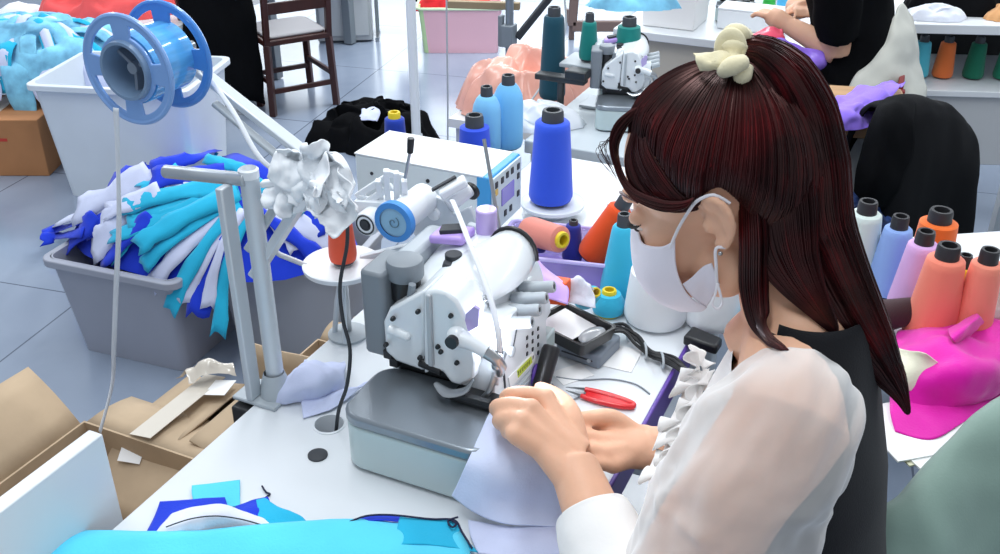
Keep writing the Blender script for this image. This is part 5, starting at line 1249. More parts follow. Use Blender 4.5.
th_cone(925, 282, 0.752, (240, 112, 40), 'orange thread cone at the back of the group behind the worker', 0.11, 0.034, 0.029, tube=BLK)
th_cone(908, 312, 0.752, (226, 178, 232), 'lilac pink thread cone in the middle of the group', 0.12, 0.034, 0.022, tube=BLK)
th_cone(927, 338, 0.752, (250, 140, 116), 'coral thread cone at the front of the group, the largest', 0.135, 0.038, 0.026, tube=BLK)
th_cone(966, 343, 0.752, (250, 150, 126), 'peach thread cone, rightmost of the group behind the worker', 0.135, 0.029, 0.021, tube=BLK)
th_cone(952, 312, 0.752, (232, 176, 40), 'mustard thread cone peeking between the coral and peach cones', 0.08, 0.022, 0.016, tube=BLK)
lying(872, 318, 0.785, (58, 36, 40), 'dark brown thread cone lying on its side under the worker ponytail', 0.09, 0.024, 0.017, 100, tilt=84, tube=BLK)
# magenta cloth
def pz2(px, py, dz): return PZ(px, py, 0.752 + dz)
cloth('satin_cloth', [[pz2(895, 400, .01), pz2(940, 410, .012), pz2(985, 402, .012), pz2(1040, 380, .012)], [pz2(890, 370, .03), pz2(930, 372, .05), pz2(975, 372, .06), pz2(1040, 360, .03)], [pz2(893, 342, .03), pz2(930, 345, .055), pz2(970, 345, .06), pz2(1040, 335, .03)], [pz2(900, 328, .01), pz2(935, 330, .03), pz2(975, 322, .03), pz2(1040, 318, .01)]], FPINK, 'magenta satin cloth bunched in front of the coral cones', amp=0.014, freq=14, seed=4, nu=12, nv=12)
cloth('satin_cloth', [[pz2(895, 432, .006), pz2(930, 440, .006), pz2(958, 426, .006), pz2(1010, 390, .006)], [pz2(890, 412, .012), pz2(935, 408, .014), pz2(970, 402, .012), pz2(1020, 370, .01)], [pz2(890, 392, .008), pz2(935, 385, .012), pz2(975, 380, .01), pz2(1030, 355, .008)]], FPINK, 'flat magenta satin piece lying on the white papers', amp=0.003, freq=18, seed=9)
cloth('roll_of_satin', [[pz2(958, 345, .05), pz2(972, 334, .055), pz2(984, 322, .05)], [pz2(952, 340, .075), pz2(966, 328, .08), pz2(980, 316, .075)], [pz2(948, 330, .06), pz2(962, 320, .065), pz2(976, 312, .06)]], FPINK, 'rolled magenta satin end resting against the peach cone', amp=0.003, freq=20)
cloth('cream_cloth', [[pz2(882, 388, .03), pz2(920, 390, .026), pz2(962, 380, .024)], [pz2(884, 372, .045), pz2(915, 372, .05), pz2(945, 366, .05)], [pz2(890, 345, .05), pz2(905, 350, .065), pz2(925, 356, .07)]], FCREAM, 'cream cloth folded over the magenta satin near the ponytail', amp=0.004, freq=20)
for k, (dx, dy, rz_) in enumerate(((0, 0, 0.3), (0.01, -0.008, 0.34), (-0.008, 0.006, 0.26))):
    m_ = M(); q = pz2(935, 428, 0.0006 + 0.0022 * k); m_.box(q + Vector((dx, dy, 0)), (0.16, 0.11, 0.002), (0, 0, rz_)); m_.build('paper_sheet', PAPER if k else mat('cream_paper', (222, 220, 190), 0.8), label=('cream sheet at the bottom of the paper stack on the side table', 'white sheet in the middle of the paper stack on the side table', 'white sheet on top of the paper stack on the side table')[k], cat='paper', smooth=0)
heap('plastic_bag', pz2(1000, 325, 0.0), 0.06, 0.05, 0.1, mat('clear_bag_film', (226, 216, 200), 0.2, alpha=0.7), 'clear plastic bag at the right edge beside the peach cone', 'bag', 61)
# jacket over the chair: large grey-green one close to the camera, black one behind the cones
cl = thing('work_chair', 'black metal work chair of the seated worker, under the grey-green jacket', 'chair', (0.42, 0.66, 0.0), YAW - R(65))
m_ = M(); m_.prism([(x, y, 0.42) for x, y in rrect(-0.2, 0.2, -0.2, 0.2, 0.04)], (0, 0, 0.04)); m_.build('seat', DARK, cl, bevel=0.008)
for x, y in ((-.18, -.18), (.18, -.18), (-.18, .18), (.18, .18)):
    m_ = M(); m_.cyl((x * 1.1, y * 1.1, 0.0), (x, y, 0.42), 0.012, n=14); m_.build('leg', RUB, cl)
cl.location = (0.36, 0.80, 0.0); cl.rotation_euler = (0, 0, R(-90 - 24.9))
FJ = fabric('grey_green_nylon', (132, 156, 146), rough=0.5, bump=0.1, sheen=0.1, var=0.12, vscale=5)
r0, r1 = Vector((0.425, 0.84, 0.79)), Vector((0.80, 1.09, 0.93))
axj = (r1 - r0).normalized(); fw = Vector((axj.y, -axj.x, 0)).normalized()
rows = []
for o_, z in ((-0.06, -0.35), (-0.04, -0.15), (-0.02, -0.03), (0.0, 0.0), (0.035, -0.02), (0.075, -0.08), (0.10, -0.18), (0.125, -0.32), (0.14, -0.5)):
    rows.append([r0.lerp(r1, s_) + fw * (o_ + 0.012 * math.sin(s_ * 14 + o_ * 20)) + Vector((0, 0, z)) for s_ in (-0.12, 0.05, 0.25, 0.45, 0.65, 0.85, 1.0)])
m_ = M(); m_.grid(sheet(rows, 7, 7, amp=0.010, freq=9, seed=6)); m_.build('jacket', FJ, label='grey-green nylon jacket draped over the chair back at lower right', cat='jacket', solid=0.004, smooth=80)
m_ = M()
for s_ in (0.15, 0.8):
    q = r0.lerp(r1, s_); m_.tube([q + Vector((0, 0, -0.02)) - fw * 0.0, q + Vector((0.0, 0.0, -0.42)), Vector((0.36, 0.80, 0.43)) + (q - Vector((0.36, 0.8, q.z))) * 0.55], 0.011, n=10)
m_.tube([r0.lerp(r1, 0.15) + Vector((0, 0, -0.022)), r0.lerp(r1, 0.8) + Vector((0, 0, -0.022))], 0.011, n=10)
m_.build('backrest', RUB, cl, world=True)
# black jacket on chair behind
c3 = Vector((0.92, 2.2, 0))
chair('stool_chair', 'green-seated chair under the black jacket at right', (1.077, 2.06, 0), R(34), sw=0.26, sh=0.36, bh=0.26, m=mat('green_chair_plastic', (24, 110, 84), 0.4))
q0 = PY(884, 92, 2.12); q1 = PY(962, 104, 2.3)
bjk = drape('black_jacket', 'black jacket hanging over a green chair at right, behind the cones', q0, q1, (0.62, 0.03), (0.5, 0.05), fabric('near_black_cloth', (9, 10, 14), sheen=0.0), 'jacket', 8, 0.010, 9, (0.07, 0.06), 0.45)
m_ = M(); m_.grid(sheet([[PY(893, 94, 2.17), PY(903, 92, 2.19), PY(916, 96, 2.21)], [PY(876, 105, 2.10), PY(894, 108, 2.05), PY(915, 118, 2.06)], [PY(864, 140, 2.07), PY(884, 148, 2.01), PY(912, 156, 2.04)], [PY(856, 172, 2.06), PY(876, 184, 2.0), PY(900, 186, 2.03)], [PY(853, 192, 2.06), PY(868, 206, 2.02), PY(888, 208, 2.03)]], 7, 7, amp=0.006, freq=14, seed=2))
m_.build('sleeve', FBLACK, bjk, solid=0.006, smooth=80)
# navy printed bag on the floor behind ponytail
heap('fabric_heap', PZ(858, 240, 0.50), 0.10, 0.08, 0.10, fabric('navy_print', (32, 52, 96), var=0.9, vscale=60), 'navy patterned cloth between the ponytail and the black jacket', 'cloth heap', 71)

# right-hand table with a brown wooden edge, violet cloth on it
wt = thing('work_table', 'table with a brown wooden edge behind the worker ponytail, holding violet cloth', 'table', (0.81, 2.33, 0), YAW + R(14))
m_ = M(); m_.box((0, 0, 0.725), (0.36, 0.3, 0.03)); m_.build('tabletop', mat('tan_wood', (188, 150, 112), 0.45, var=0.15, stretch=(1, 8, 1)), wt, bevel=0.003)
m_ = M(); m_.box((-0.0, -0.12, 0.5), (0.32, 0.02, 0.42)); m_.build('front_panel', mat('grey_panel', (170, 174, 178), 0.5), wt, bevel=0.002)
for x, y in ((-0.155, -0.12), (0.155, -0.12), (-0.155, 0.12), (0.155, 0.12)):
    m_ = M(); m_.box((x, y, 0.355), (0.04, 0.04, 0.71)); m_.build('leg', ALU, wt)
def t3(px, py, dz): return PZ(px, py, 0.742 + dz)
cloth('violet_cloth', [[t3(822, 128, .006), t3(845, 131, .01), t3(870, 128, .008)], [t3(825, 112, .03), t3(850, 116, .045), t3(880, 110, .03)], [t3(835, 100, .035), t3(862, 98, .06), t3(896, 92, .03)], [t3(850, 92, .02), t3(875, 84, .03), t3(905, 84, .01)]], FPURPLE, 'violet cloth bunched on the brown-edged table beside the black jacket', amp=0.02, freq=17, seed=11, nu=14, nv=14)
# shelf table with cones at upper right
su = thing('shelf_unit', 'white shelf table at upper right with a row of cones inside', 'shelf', (1.72, 3.35, 0), YAW + R(20))
m_ = M(); m_.box((0, 0, 0.70), (0.9, 0.45, 0.03)); m_.build('top_board', TABLE, su, bevel=0.002)
m_ = M(); m_.box((0, 0, 0.49), (0.9, 0.45, 0.02)); m_.build('lower_board', TABLE, su, bevel=0.002)
m_ = M(); m_.box((0, 0.21, 0.59), (0.88, 0.02, 0.18)); m_.build('back_panel', DARK, su)
m_ = M(); m_.box((-0.22, -0.2, 0.36), (0.42, 0.02, 0.24)); m_.build('door', mat('light_grey_panel', (188, 190, 192), 0.5), su, bevel=0.003)
m_ = M(); m_.box((0.22, -0.2, 0.36), (0.42, 0.02, 0.24)); m_.build('door', mat('light_grey_panel_door', (192, 194, 196), 0.5), su, bevel=0.003)
for x, y in ((-0.43, -0.2), (0.43, -0.2), (-0.43, 0.2), (0.43, 0.2)):
    m_ = M(); m_.box((x, y, 0.345), (0.03, 0.03, 0.69)); m_.build('leg', ALU, su)
smx = su.matrix_basis.copy()
for k, (x, rgb, nm) in enumerate(((-0.40, (24, 92, 80), 'dark green thread cone at the left end of the upper right shelf'), (-0.30, (90, 200, 220), 'turquoise thread cone second on the upper right shelf'), (-0.22, (236, 120, 60), 'orange thread cone on the upper right shelf'), (-0.12, (20, 110, 84), 'green thread cone in the middle of the upper right shelf'), (-0.02, (30, 130, 100), 'bright green thread cone right of the middle one on the shelf'), (0.08, (236, 150, 160), 'pink thread cone on the upper right shelf'), (0.2, (30, 50, 60), 'near-black thread cone at the right of the shelf'))):
    cone('thread_cone', rgb, nm, smx @ Vector((x, -0.08, 0.501)), 0.12, 0.034, 0.024)
heap('fabric_heap', smx @ Vector((-0.2, 0.0, 0.716)), 0.16, 0.12, 0.12, FBLACK, 'black cloth heap on top of the upper right shelf', 'cloth heap', 81)
heap('fabric_heap', smx @ Vector((-0.05, -0.12, 0.716)), 0.1, 0.07, 0.05, fabric('tan_cloth', (214, 160, 110)), 'small tan cloth on top of the upper right shelf', 'cloth heap', 82)
heap('fabric_heap', smx @ Vector((-0.3, -0.14, 0.716)), 0.1, 0.06, 0.04, FWHITE, 'white cloth at the left end of the upper right shelf top', 'cloth heap', 83)
rs = thing('backrest_board', 'brown board leaning up at the top right above the shelf', 'board', smx @ Vector((0.16, 0.02, 0.716)), YAW + R(20))
m_ = M(); m_.bar((0, 0, 0), (-0.05, 0.02, 0.3), 0.14, 0.02); m_.build('panel', mat('taupe_board', (150, 138, 126), 0.6), rs, bevel=0.004)
m_ = M(); m_.box((0.0, 0.03, 0.006), (0.16, 0.06, 0.012)); m_.build('foot', mat('taupe_board_foot', (140, 128, 118), 0.6), rs, bevel=0.002)
# grey machine at the right edge on its table
et = thing('edge_table', 'white table at the right edge in front of the shelf', 'table', (1.32, 2.05, 0), YAW + R(14))
et.location = (1.42, 2.12, -0.15)
m_ = M(); m_.box((0, 0, 0.735), (0.34, 0.5, 0.03)); m_.build('tabletop', TABLE, et, bevel=0.003)
for x, y in ((-0.15, -0.22), (0.15, -0.22), (-0.15, 0.22), (0.15, 0.22)):
    m_ = M(); m_.box((x, y, 0.436), (0.04, 0.04, 0.57)); m_.build('leg', ALU, et)
mc = thing('sewing_machine', 'pale grey sewing machine head at the right edge behind the black jacket', 'sewing machine', (1.52, 2.46, 0.0), YAW)
m_ = M(); m_.prism([(x, y, 0.40) for x, y in rrect(-0.12, 0.12, -0.06, 0.06, 0.02)], (0, 0, 0.03)); m_.build('bed', LGREY, mc, bevel=0.004)
m_ = M(); m_.tube([(0.09, 0, 0.43), (0.09, 0, 0.54), (0.06, 0, 0.585), (-0.04, 0, 0.585), (-0.1, 0, 0.57), (-0.105, 0, 0.5)], [0.035, 0.032, 0.032, 0.028, 0.028, 0.02], n=16, smooth=4); m_.build('arm', LGREY, mc)
m_ = M(); m_.cyl((0.12, 0, 0.56), (0.15, 0, 0.56), 0.04); m_.build('hand_wheel', GREY, mc, bevel=0.004)
m_ = M(); m_.box((0, 0, 0.2), (0.2, 0.1, 0.4)); m_.build('pedestal', ALU, mc, bevel=0.004)

# ------------------------------------------------------------------ people
def skin(name, c0, c1):
    m = mat(name, c0, 0.5, spec=0.35, var=0.08, vscale=14, bump=0.08, bscale=260)
    p = m.node_tree.nodes['Principled BSDF']
    p.inputs['Subsurface Weight'].default_value = 0.12
    p.inputs['Subsurface Radius'].default_value = (0.012, 0.005, 0.003)
    return m
SKIN = skin('warm_skin', (230, 180, 150), None)
def hairmat(name, dark, red, f=(1, 1, 1)):
    m = bpy.data.materials.new(name); m.use_nodes = True; nt = m.node_tree; p = nt.nodes['Principled BSDF']
    tc = nt.nodes.new('ShaderNodeTexCoord'); n = nt.nodes.new('ShaderNodeTexNoise'); n.inputs['Scale'].default_value = 16; n.inputs['Detail'].default_value = 4
    r_ = nt.nodes.new('ShaderNodeValToRGB'); r_.color_ramp.elements[0].position = 0.42; r_.color_ramp.elements[1].position = 0.72
    r_.color_ramp.elements[0].color = (*lin(dark), 1); r_.color_ramp.elements[1].color = (*lin(red), 1)
    nt.links.new(tc.outputs['Object'], n.inputs['Vector']); nt.links.new(n.outputs['Fac'], r_.inputs['Fac']); nt.links.new(r_.outputs['Color'], p.inputs['Base Color'])
    p.inputs['Roughness'].default_value = 0.36; p.inputs['Specular IOR Level'].default_value = 0.5
    p.inputs['Specular Tint'].default_value = (1.0, 0.55, 0.5, 1)
    return m
HAIR = hairmat('maroon_hair', (20, 8, 11), (66, 14, 18))
HAIRR = hairmat('red_hair', (40, 9, 13), (104, 20, 25))  # redder tone, denser at the front crown and along one ponytail edge
HO = Vector((0.224, 0.907, 1.139))
HR = Euler((0, 0, R(156.8))).to_matrix() @ Euler((0, R(25.6), 0)).to_matrix()
def HL(*p): return HO + HR @ Vector(p)
def HLm(p): return HL(p[0], -p[1], p[2])
DV = Vector((-0.907, 0.42, 0)).normalized(); LV = Vector((-0.42, -0.907, 0)).normalized(); UP = Vector((0, 0, 1))
wm = thing('person', 'seated woman in white puff-sleeve blouse, black dress and face mask, sewing', 'person', (0.33, 0.80, 0.0), 0)
NECK = Vector((0.298, 0.862, 1.035)); SHL = Vector((0.262, 0.728, 1.0)); SHR = NECK - LV * 0.145 + DV * 0.01 + UP * -0.055
ELL = Vector((0.135, 0.68, 0.775)); WRL = PZ(573, 464, 0.845)
ELR = Vector((0.36, 0.955, 0.775)); WRR = PZ(648, 447, 0.80)
b = M()
b.ell(HL(-.006, 0, .04), (.094, .074, .088), HR, 28, 18); b.ell(HL(.034, 0, -.012), (.062, .060, .076), HR); b.ell(HL(.045, 0, -.064), (.045, .046, .034), HR); b.ell(HL(.079, 0, -.082), (.02, .022, .018), HR)
for s_ in (1, -1):
    b.ell(HL(.052, s_ * .037, -.028), (.034, .027, .036), HR); b.ell(HL(.076, s_ * .031, .012), (.012, .017, .010), HR); b.ell(HL(.012, s_ * .05, -.055), (.03, .02, .03), HR)
    ear = [(-.002, .072, .021), (-.007, .079, .0275), (-.018, .083, .026), (-.025, .084, .013), (-.024, .082, -.002), (-.017, .079, -.013), (-.008, .076, -.021), (-.001, .073, -.016)]
    b.tube([HL(x, s_ * y, z) for x, y, z in ear], [.004, .0043, .0047, .0047, .0045, .005, .006, .0045], n=8, smooth=4)
    b.ell(HL(-.011, s_ * .073, .003), (.012, .0055, .021), HR); b.ell(HL(.001, s_ * .075, .0), (.005, .005, .008), HR)
    b.tube([HL(-.006, s_ * .079, .020), HL(-.016, s_ * .081, .012), HL(-.017, s_ * .081, -.004)], .0032, n=8, smooth=3)
b.ell(HL(.078, 0, .037), (.017, .046, .012), HR); b.tube([HL(.084, 0, .024), HL(.093, 0, -.006), HL(.099, 0, -.024)], [.009, .0095, .010], n=12); b.ell(HL(.091, 0, -.057), (.008, .02, .009), HR)
for s_ in (1, -1): b.ell(HL(.094, s_ * .011, -.028), (.009, .008, .008), HR)
b.tube([HL(-.028, 0, -.03), HL(-.034, 0, -.08), NECK + UP * 0.0, NECK - UP * 0.04], [.052, .050, .055, .07], n=24)
SEC = [(.46, .335, .80, .185, .135), (.55, .33, .80, .175, .125), (.68, .315, .805, .155, .105), (.80, .302, .815, .156, .096), (.88, .298, .822, .160, .090), (.95, .302, .832, .156, .070), (1.0, .306, .845, .135, .060), (1.036, .309, .855, .098, .055), (1.062, .309, .862, .066, .053)]
def section(i, th, k=1.0, off=0.0):
    z, cx, cy, w_, d_ = SEC[i]
    c_, s_ = math.cos(th), math.sin(th)
    d2 = d_ + (0.012 * max(0, c_) ** 2 if 0.78 < z < 0.96 else 0)
    return Vector((cx, cy, z)) + DV * (c_ * (d2 * k + off)) + LV * (s_ * (w_ * k + off))
rows = [[section(i, 2 * PI * j / 36, 0.93) for j in range(36)] for i in range(len(SEC))]
t_ = M(); t_.grid(rows, wrap=True); t_.f += [tuple(range(36)), tuple(range(36 * 8, 36 * 9))]; t_.mi += [0, 0]
b.add(t_.v, t_.f)
b.tube([NECK + LV * .03 - UP * .02, SHL, SHL.lerp(ELL, .5), ELL], [.045, .055, .052, .040], n=18); b.tube([ELL, ELL.lerp(WRL, .3), ELL.lerp(WRL, .75), WRL], [.037, .0385, .030, .0265], n=18)
b.tube([NECK - LV * .03 - UP * .02, SHR, SHR.lerp(ELR, .5), ELR], [.045, .048, .042, .037], n=18); b.tube([ELR, ELR.lerp(WRR, .3), ELR.lerp(WRR, .8), WRR], [.036, .037, .027, .0245], n=18)
# thighs under the table, shins to the floor
for s_ in (1, -1):
    h0 = Vector((0.33, 0.80, 0.53)) + LV * (0.09 * s_); kn_ = h0 + DV * 0.36 + LV * 0.03 * s_ - UP * 0.02; an_ = kn_ - UP * 0.43 - DV * 0.03
    b.tube([h0, h0.lerp(kn_, .5), kn_], [.085, .072, .058], n=18); b.tube([kn_, kn_.lerp(an_, .35), an_], [.056, .05, .036], n=16); b.ell(an_ + DV * .06 - UP * .035, (.12, .045, .035), Matrix((DV, LV, UP)).transposed())
# left hand: palm, four curled fingers, thumb
def finger(pts, r0, r1): b.tube(pts, [r0 + (r1 - r0) * i / (len(pts) - 1) for i in range(len(pts))], n=12, smooth=4); b.ell(pts[-1], (r1, r1, r1), None, 10, 8)
MC = [PZ(546, 399, .883), PZ(531, 409, .890), PZ(521, 421, .887), PZ(515, 434, .879)]
PIP = [PZ(513, 394, .885), PZ(499, 406, .882), PZ(500, 420, .874), PZ(507, 432, .864)]
TIP = [PZ(508, 404, .846), PZ(504, 416, .845), PZ(510, 428, .845), PZ(517, 437, .845)]
for k in range(4):
    dip = PIP[k].lerp(TIP[k], .45) + (PIP[k] - MC[k]).normalized() * 0.006
    finger([MC[k], MC[k].lerp(PIP[k], .5) + UP * .003, PIP[k], dip, TIP[k]], [.0105, .0108, .0102, .009][k], [.0078, .008, .0077, .0066][k])
    b.tube([WRL + LV * (0.012 * (k - 1.5)) * 1, WRL.lerp(MC[k], .55), MC[k]], [.019, .0145, .0115], n=14)
    b.ell(MC[k] + UP * .001, (.0122, .0122, .0115), None, 12, 8)
b.ell(WRL.lerp(MC[1], .5) - UP * .006, (.032, .030, .014), Euler((0, 0, 0.8)).to_matrix())
TH = [WRL.lerp(MC[0], .25) + Vector((.016, .010, -.012)), PZ(571, 413, .868), PZ(556, 396, .858), PZ(540, 388, .850)]
finger(TH, .0135, .0085)
# right hand, flatter, guiding the cloth from the far side
MR = [PZ(604, 427, .822), PZ(600, 440, .826), PZ(603, 453, .822), PZ(610, 465, .812)]
PR = [PZ(578, 424, .83), PZ(570, 438, .834), PZ(574, 452, .83), PZ(583, 466, .82)]
TR = [PZ(556, 424, .832), PZ(547, 436, .836), PZ(552, 451, .834), PZ(562, 466, .822)]
for k in range(4):
    finger([MR[k], MR[k].lerp(PR[k], .5) + UP * .004, PR[k], PR[k].lerp(TR[k], .5) + UP * .001, TR[k]], [.0102, .0105, .01, .009][k], [.0075, .0078, .0074, .0064][k])
    b.tube([WRR + Vector((0, -.010 * (k - 1.5), 0)), WRR.lerp(MR[k], .55), MR[k]], [.018, .0145, .0115], n=14)
b.ell(WRR.lerp(MR[1], .5), (.034, .028, .014), Euler((0, 0, 0.1)).to_matrix())
finger([WRR.lerp(MR[0], .3) + Vector((0, .01, .004)), PZ(612, 418, .835), PZ(592, 418, .842), PZ(574, 420, .845)], .0125, .0085)
me = fuse(b, 0.0030, 5)
finish('body', me, SKIN, wm, smooth=80, world=True)
# nails of the visible hand and thumb
# eyes, brows, lashes
for s_ in (1, -1):
    m_ = M(); m_.ell(HL(.0785, s_ * .031, .008), (.0105, .0125, .0105), HR, 16, 10); e_ = m_.build('eye', mat('eye_white', (224, 214, 208), 0.2), wm, world=True)
    m_ = M(); m_.ell(HL(.0868, s_ * .0315, .003), (.0035, .0055, .0055), HR, 12, 8); m_.build('iris', mat('dark_iris', (30, 18, 14), 0.15), e_, world=True)
    m_ = M(); m_.ell(HL(.079, s_ * .031, .0135), (.0115, .0155, .0078), HR, 16, 10); m_.build('eyelid', SKIN, wm, world=True)
    m_ = M()
    for k in range(12):
        t = k / 11; p0 = HL(.088 - .013 * t * t, s_ * (.022 + .025 * t), .007 + .002 * t); m_.tube([p0, p0 + HR @ Vector((.005, s_ * .003 * t, -.0015)), p0 + HR @ Vector((.009, s_ * .006 * t, .0005))], [.0006, .0005, .0002], n=5)
    m_.build('eyelashes', DARK, wm, world=True)
    m_ = M(); m_.tube([HL(.093, s_ * .012, .034), HL(.090, s_ * .028, .041), HL(.078, s_ * .045, .040), HL(.066, s_ * .055, .034)], [.0025, .0032, .0028, .001], n=8, smooth=4, flat=0.5); m_.build('eyebrow', HAIR, wm, world=True)

# --- face mask
MASK = fabric('white_face_mask', (226, 222, 232), bump=0.08, var=0.02)
cols = [((.1015, 0, .002), (.1105, 0, -.022), (.1135, 0, -.05), (.104, 0, -.080), (.084, 0, -.101)),
        ((.0915, .020, -.006), (.104, .028, -.029), (.107, .031, -.054), (.098, .028, -.081), (.080, .026, -.099)),
        ((.0775, .0520, -.009), (.0855, .0565, -.034), (.087, .0565, -.055), (.079, .052, -.078), (.063, .044, -.094)),
        ((.053, .0695, -.010), (.061, .0700, -.032), (.062, .0690, -.050), (.057, .064, -.072), (.044, .058, -.090)),
        ((.036, .0735, -.005), (.0445, .0735, -.030), (.047, .0725, -.052), (.045, .068, -.070), (.036, .061, -.086))]
cl_ = [[Vector(p) for p in c_] for c_ in cols]
allc = [[Vector((p.x, -p.y, p.z)) for p in c_] for c_ in reversed(cl_[1:])] + cl_
g = sheet(allc, 6, 6)
m_ = M(); m_.grid([[HO + HR @ p for p in r_] for r_ in g])
for s_ in (1, -1):
    tab = [[(.0465, .0726, -.0525), (.045, .0695, -.064), (.042, .065, -.076), (.036, .061, -.086)], [(.034, .0755, -.0465), (.033, .0735, -.056), (.031, .067, -.068), (.028, .064, -.078)], [(.020, .0745, -.0385), (.020, .074, -.048), (.020, .073, -.058), (.019, .071, -.067)], [(.010, .0765, -.036), (.010, .0765, -.046), (.011, .0755, -.054), (.011, .0745, -.061)]]
    g = sheet([[Vector((x, y * s_, z)) for x, y, z in r_] for r_ in tab], 5, 5)
    m_.grid([[HO + HR @ p for p in r_] for r_ in g])
mk = m_.build('face_mask', MASK, wm, solid=0.0016, smooth=80, world=True, offset=1)
LOOP = fabric('mask_elastic', (232, 230, 236))
for s_ in (1, -1):
    m_ = M(); m_.tube([HL(x, s_ * y, z) for x, y, z in ((.044, .0735, -.012), (.028, .077, .006), (.010, .080, .022), (-.003, .083, .0305), (-.018, .082, .031), (-.028, .078, .018))], .0016, n=8, smooth=4)
    m_.tube([HL(x, s_ * y, z) for x, y, z in ((.011, .078, -.056), (.004, .081, -.036), (-.002, .082, -.020), (-.011, .0785, -.022), (-.020, .080, -.012))], .0016, n=8, smooth=4)
    q = HL(.010, s_ * .08, -.056); m_.tube([q, q + Vector((.004, -.002, -.012)), q + Vector((.006, -.003, -.021)), q + Vector((.002, -.003, -.026)), q + Vector((-.003, -.002, -.021)), q + Vector((-.001, -.001, -.010)), q], .0013, n=8, smooth=4)
    m_.build('ear_loop', LOOP, mk, world=True)
    m_ = M(); m_.ell(HL(-.004, s_ * .082, -.026), (.0022, .0022, .0022)); m_.build('ear_stud', STEEL, wm, world=True)

# --- blouse, sleeves, ruffle, dress
BLOUSE = fabric('white_chiffon', (238, 236, 234), bump=0.12, bscale=120, var=0.02, sheen=0.2)
SHEER = fabric('sheer_white_chiffon', (240, 238, 236), bump=0.12, bscale=120, var=0.02, sheen=0.2)
nt = SHEER.node_tree; p = nt.nodes['Principled BSDF']
lw = nt.nodes.new('ShaderNodeLayerWeight'); lw.inputs['Blend'].default_value = 0.35
mr = nt.nodes.new('ShaderNodeMapRange'); mr.inputs['To Min'].default_value = 0.36; mr.inputs['To Max'].default_value = 1.0
nt.links.new(lw.outputs['Facing'], mr.inputs['Value']); nt.links.new(mr.outputs['Result'], p.inputs['Alpha'])
bl = M(); NT = 60
bl.grid([[section(i, 2 * PI * j / NT, 1.0, 0.006) for j in range(NT)] for i in range(2, len(SEC) - 2)], wrap=True)
bo = bl.build('blouse', BLOUSE, wm, smooth=80, world=True, sub=1)
def sleeve(path, rad, seed, mt, name, amp=0.006, n=40, k=7):
    P_, rs = cr_path(path, rad, k)
    vs = []; ref = LV.copy()
    for i, q in enumerate(P_):
        t = (P_[min(i + 1, len(P_) - 1)] - P_[max(i - 1, 0)]).normalized()
        a = (ref - t * ref.dot(t)).normalized(); bb = t.cross(a); row = []
        for j in range(n):
            th = 2 * PI * j / n; d_ = a * math.cos(th) + bb * math.sin(th)
            nn = noise.noise(Vector((math.cos(th) * 2.2, math.sin(th) * 2.2, i * 0.16 + seed))) + 0.5 * noise.noise(Vector((math.cos(th) * 5, math.sin(th) * 5, i * 0.35 + seed)))
            row.append(q + d_ * (rs[i] + amp * nn * min(1, rs[i] / 0.07)))
        vs.append(row)
    m_ = M(); m_.grid(vs, wrap=True)
    return m_.build(name, mt, bo, smooth=80, world=True, sub=1)
CUF = ELL.lerp(WRL, .66)
ARM0 = SHL + Vector((0.020, 0.035, 0.012))
sleeve([ARM0, SHL + Vector((-.004, -.002, -.004)), Vector((.232, .712, .955)), Vector((.217, .704, .905)), Vector((.192, .696, .850)), Vector((.168, .687, .800)), Vector((.150, .681, .777)), ELL.lerp(WRL, .06)],
       [.050, .068, .078, .080, .074, .064, .057, .055], 3.0, SHEER, 'sleeve', amp=0.010, n=64)
sleeve([ELL.lerp(WRL, .05), ELL.lerp(WRL, .25), ELL.lerp(WRL, .45), CUF, ELL.lerp(WRL, .69)], [.056, .054, .048, .0415, .0385], 7.0, BLOUSE, 'cuff', amp=0.003)
sleeve([NECK - LV * .09 + UP * -.06, SHR - UP * .02, SHR.lerp(ELR, .4), ELR + UP * .01, ELR.lerp(WRR, .5), ELR.lerp(WRR, .78)], [.045, .060, .072, .062, .050, .034], 11.0, BLOUSE, 'sleeve')
# ruffled placket
CO = Vector((0.30, 0.825, 0.9)) + DV * 0.112
pix = [(706, 364), (698, 376), (690, 392), (684, 408), (676, 425), (671, 441), (667, 456), (664, 472), (661, 492), (658, 515)]
base = [PP(x, y, CO, DV) for x, y in pix]
P_, _ = cr_path(base, [0] * len(base), 16)
rows = []
for i, q in enumerate(P_):
    s_ = i / (len(P_) - 1); ph = s_ * 2 * PI * 8.5
    ln = (0.027 + 0.008 * max(0, 1 - s_ * 4)) * (1 + 0.25 * math.sin(ph * 0.37))
    side = (DV * 0.8 - LV * -0.25 + UP * -0.25).normalized()
    row = []
    for j in range(6):
        t = j / 5
        row.append(q - DV * 0.012 + side * ln * t + UP * (0.009 * t * math.sin(ph)) + LV * (0.018 * t * math.cos(ph) + 0.006))
    rows.append(row)
m_ = M(); m_.grid(rows); m_.build('ruffle', BLOUSE, bo, smooth=80, world=True, solid=0.0012)
rows = []
for i, q in enumerate(P_):
    s_ = i / (len(P_) - 1); ph = s_ * 2 * PI * 7 + 1.2
    rows.append([q - DV * 0.012 + LV * (0.006 + 0.018 * t) + DV * (0.010 * t * math.sin(ph) + 0.006) + UP * (0.006 * t * math.cos(ph)) for t in (0, .33, .66, 1)])
m_ = M(); m_.grid(rows); m_.build('ruffle', BLOUSE, bo, smooth=80, world=True, solid=0.0012)
# gathered frill at the throat
m_ = M(); rows = []
fc = base[0] - DV * .004 + LV * .012
for i in range(61):
    a = 2 * PI * i / 60 * 1.0; rr_ = LV * math.cos(a) + (DV * .5 + UP * .8).normalized() * math.sin(a)
    rows.append([fc + rr_ * (.004 + .021 * t) + DV * (.006 + .008 * t * math.sin(a * 7)) + UP * (.003 * t * math.cos(a * 9)) for t in (0, .33, .66, 1)])
m_.grid(rows); m_.build('collar_ruffle', BLOUSE, bo, smooth=80, world=True, solid=0.0012)
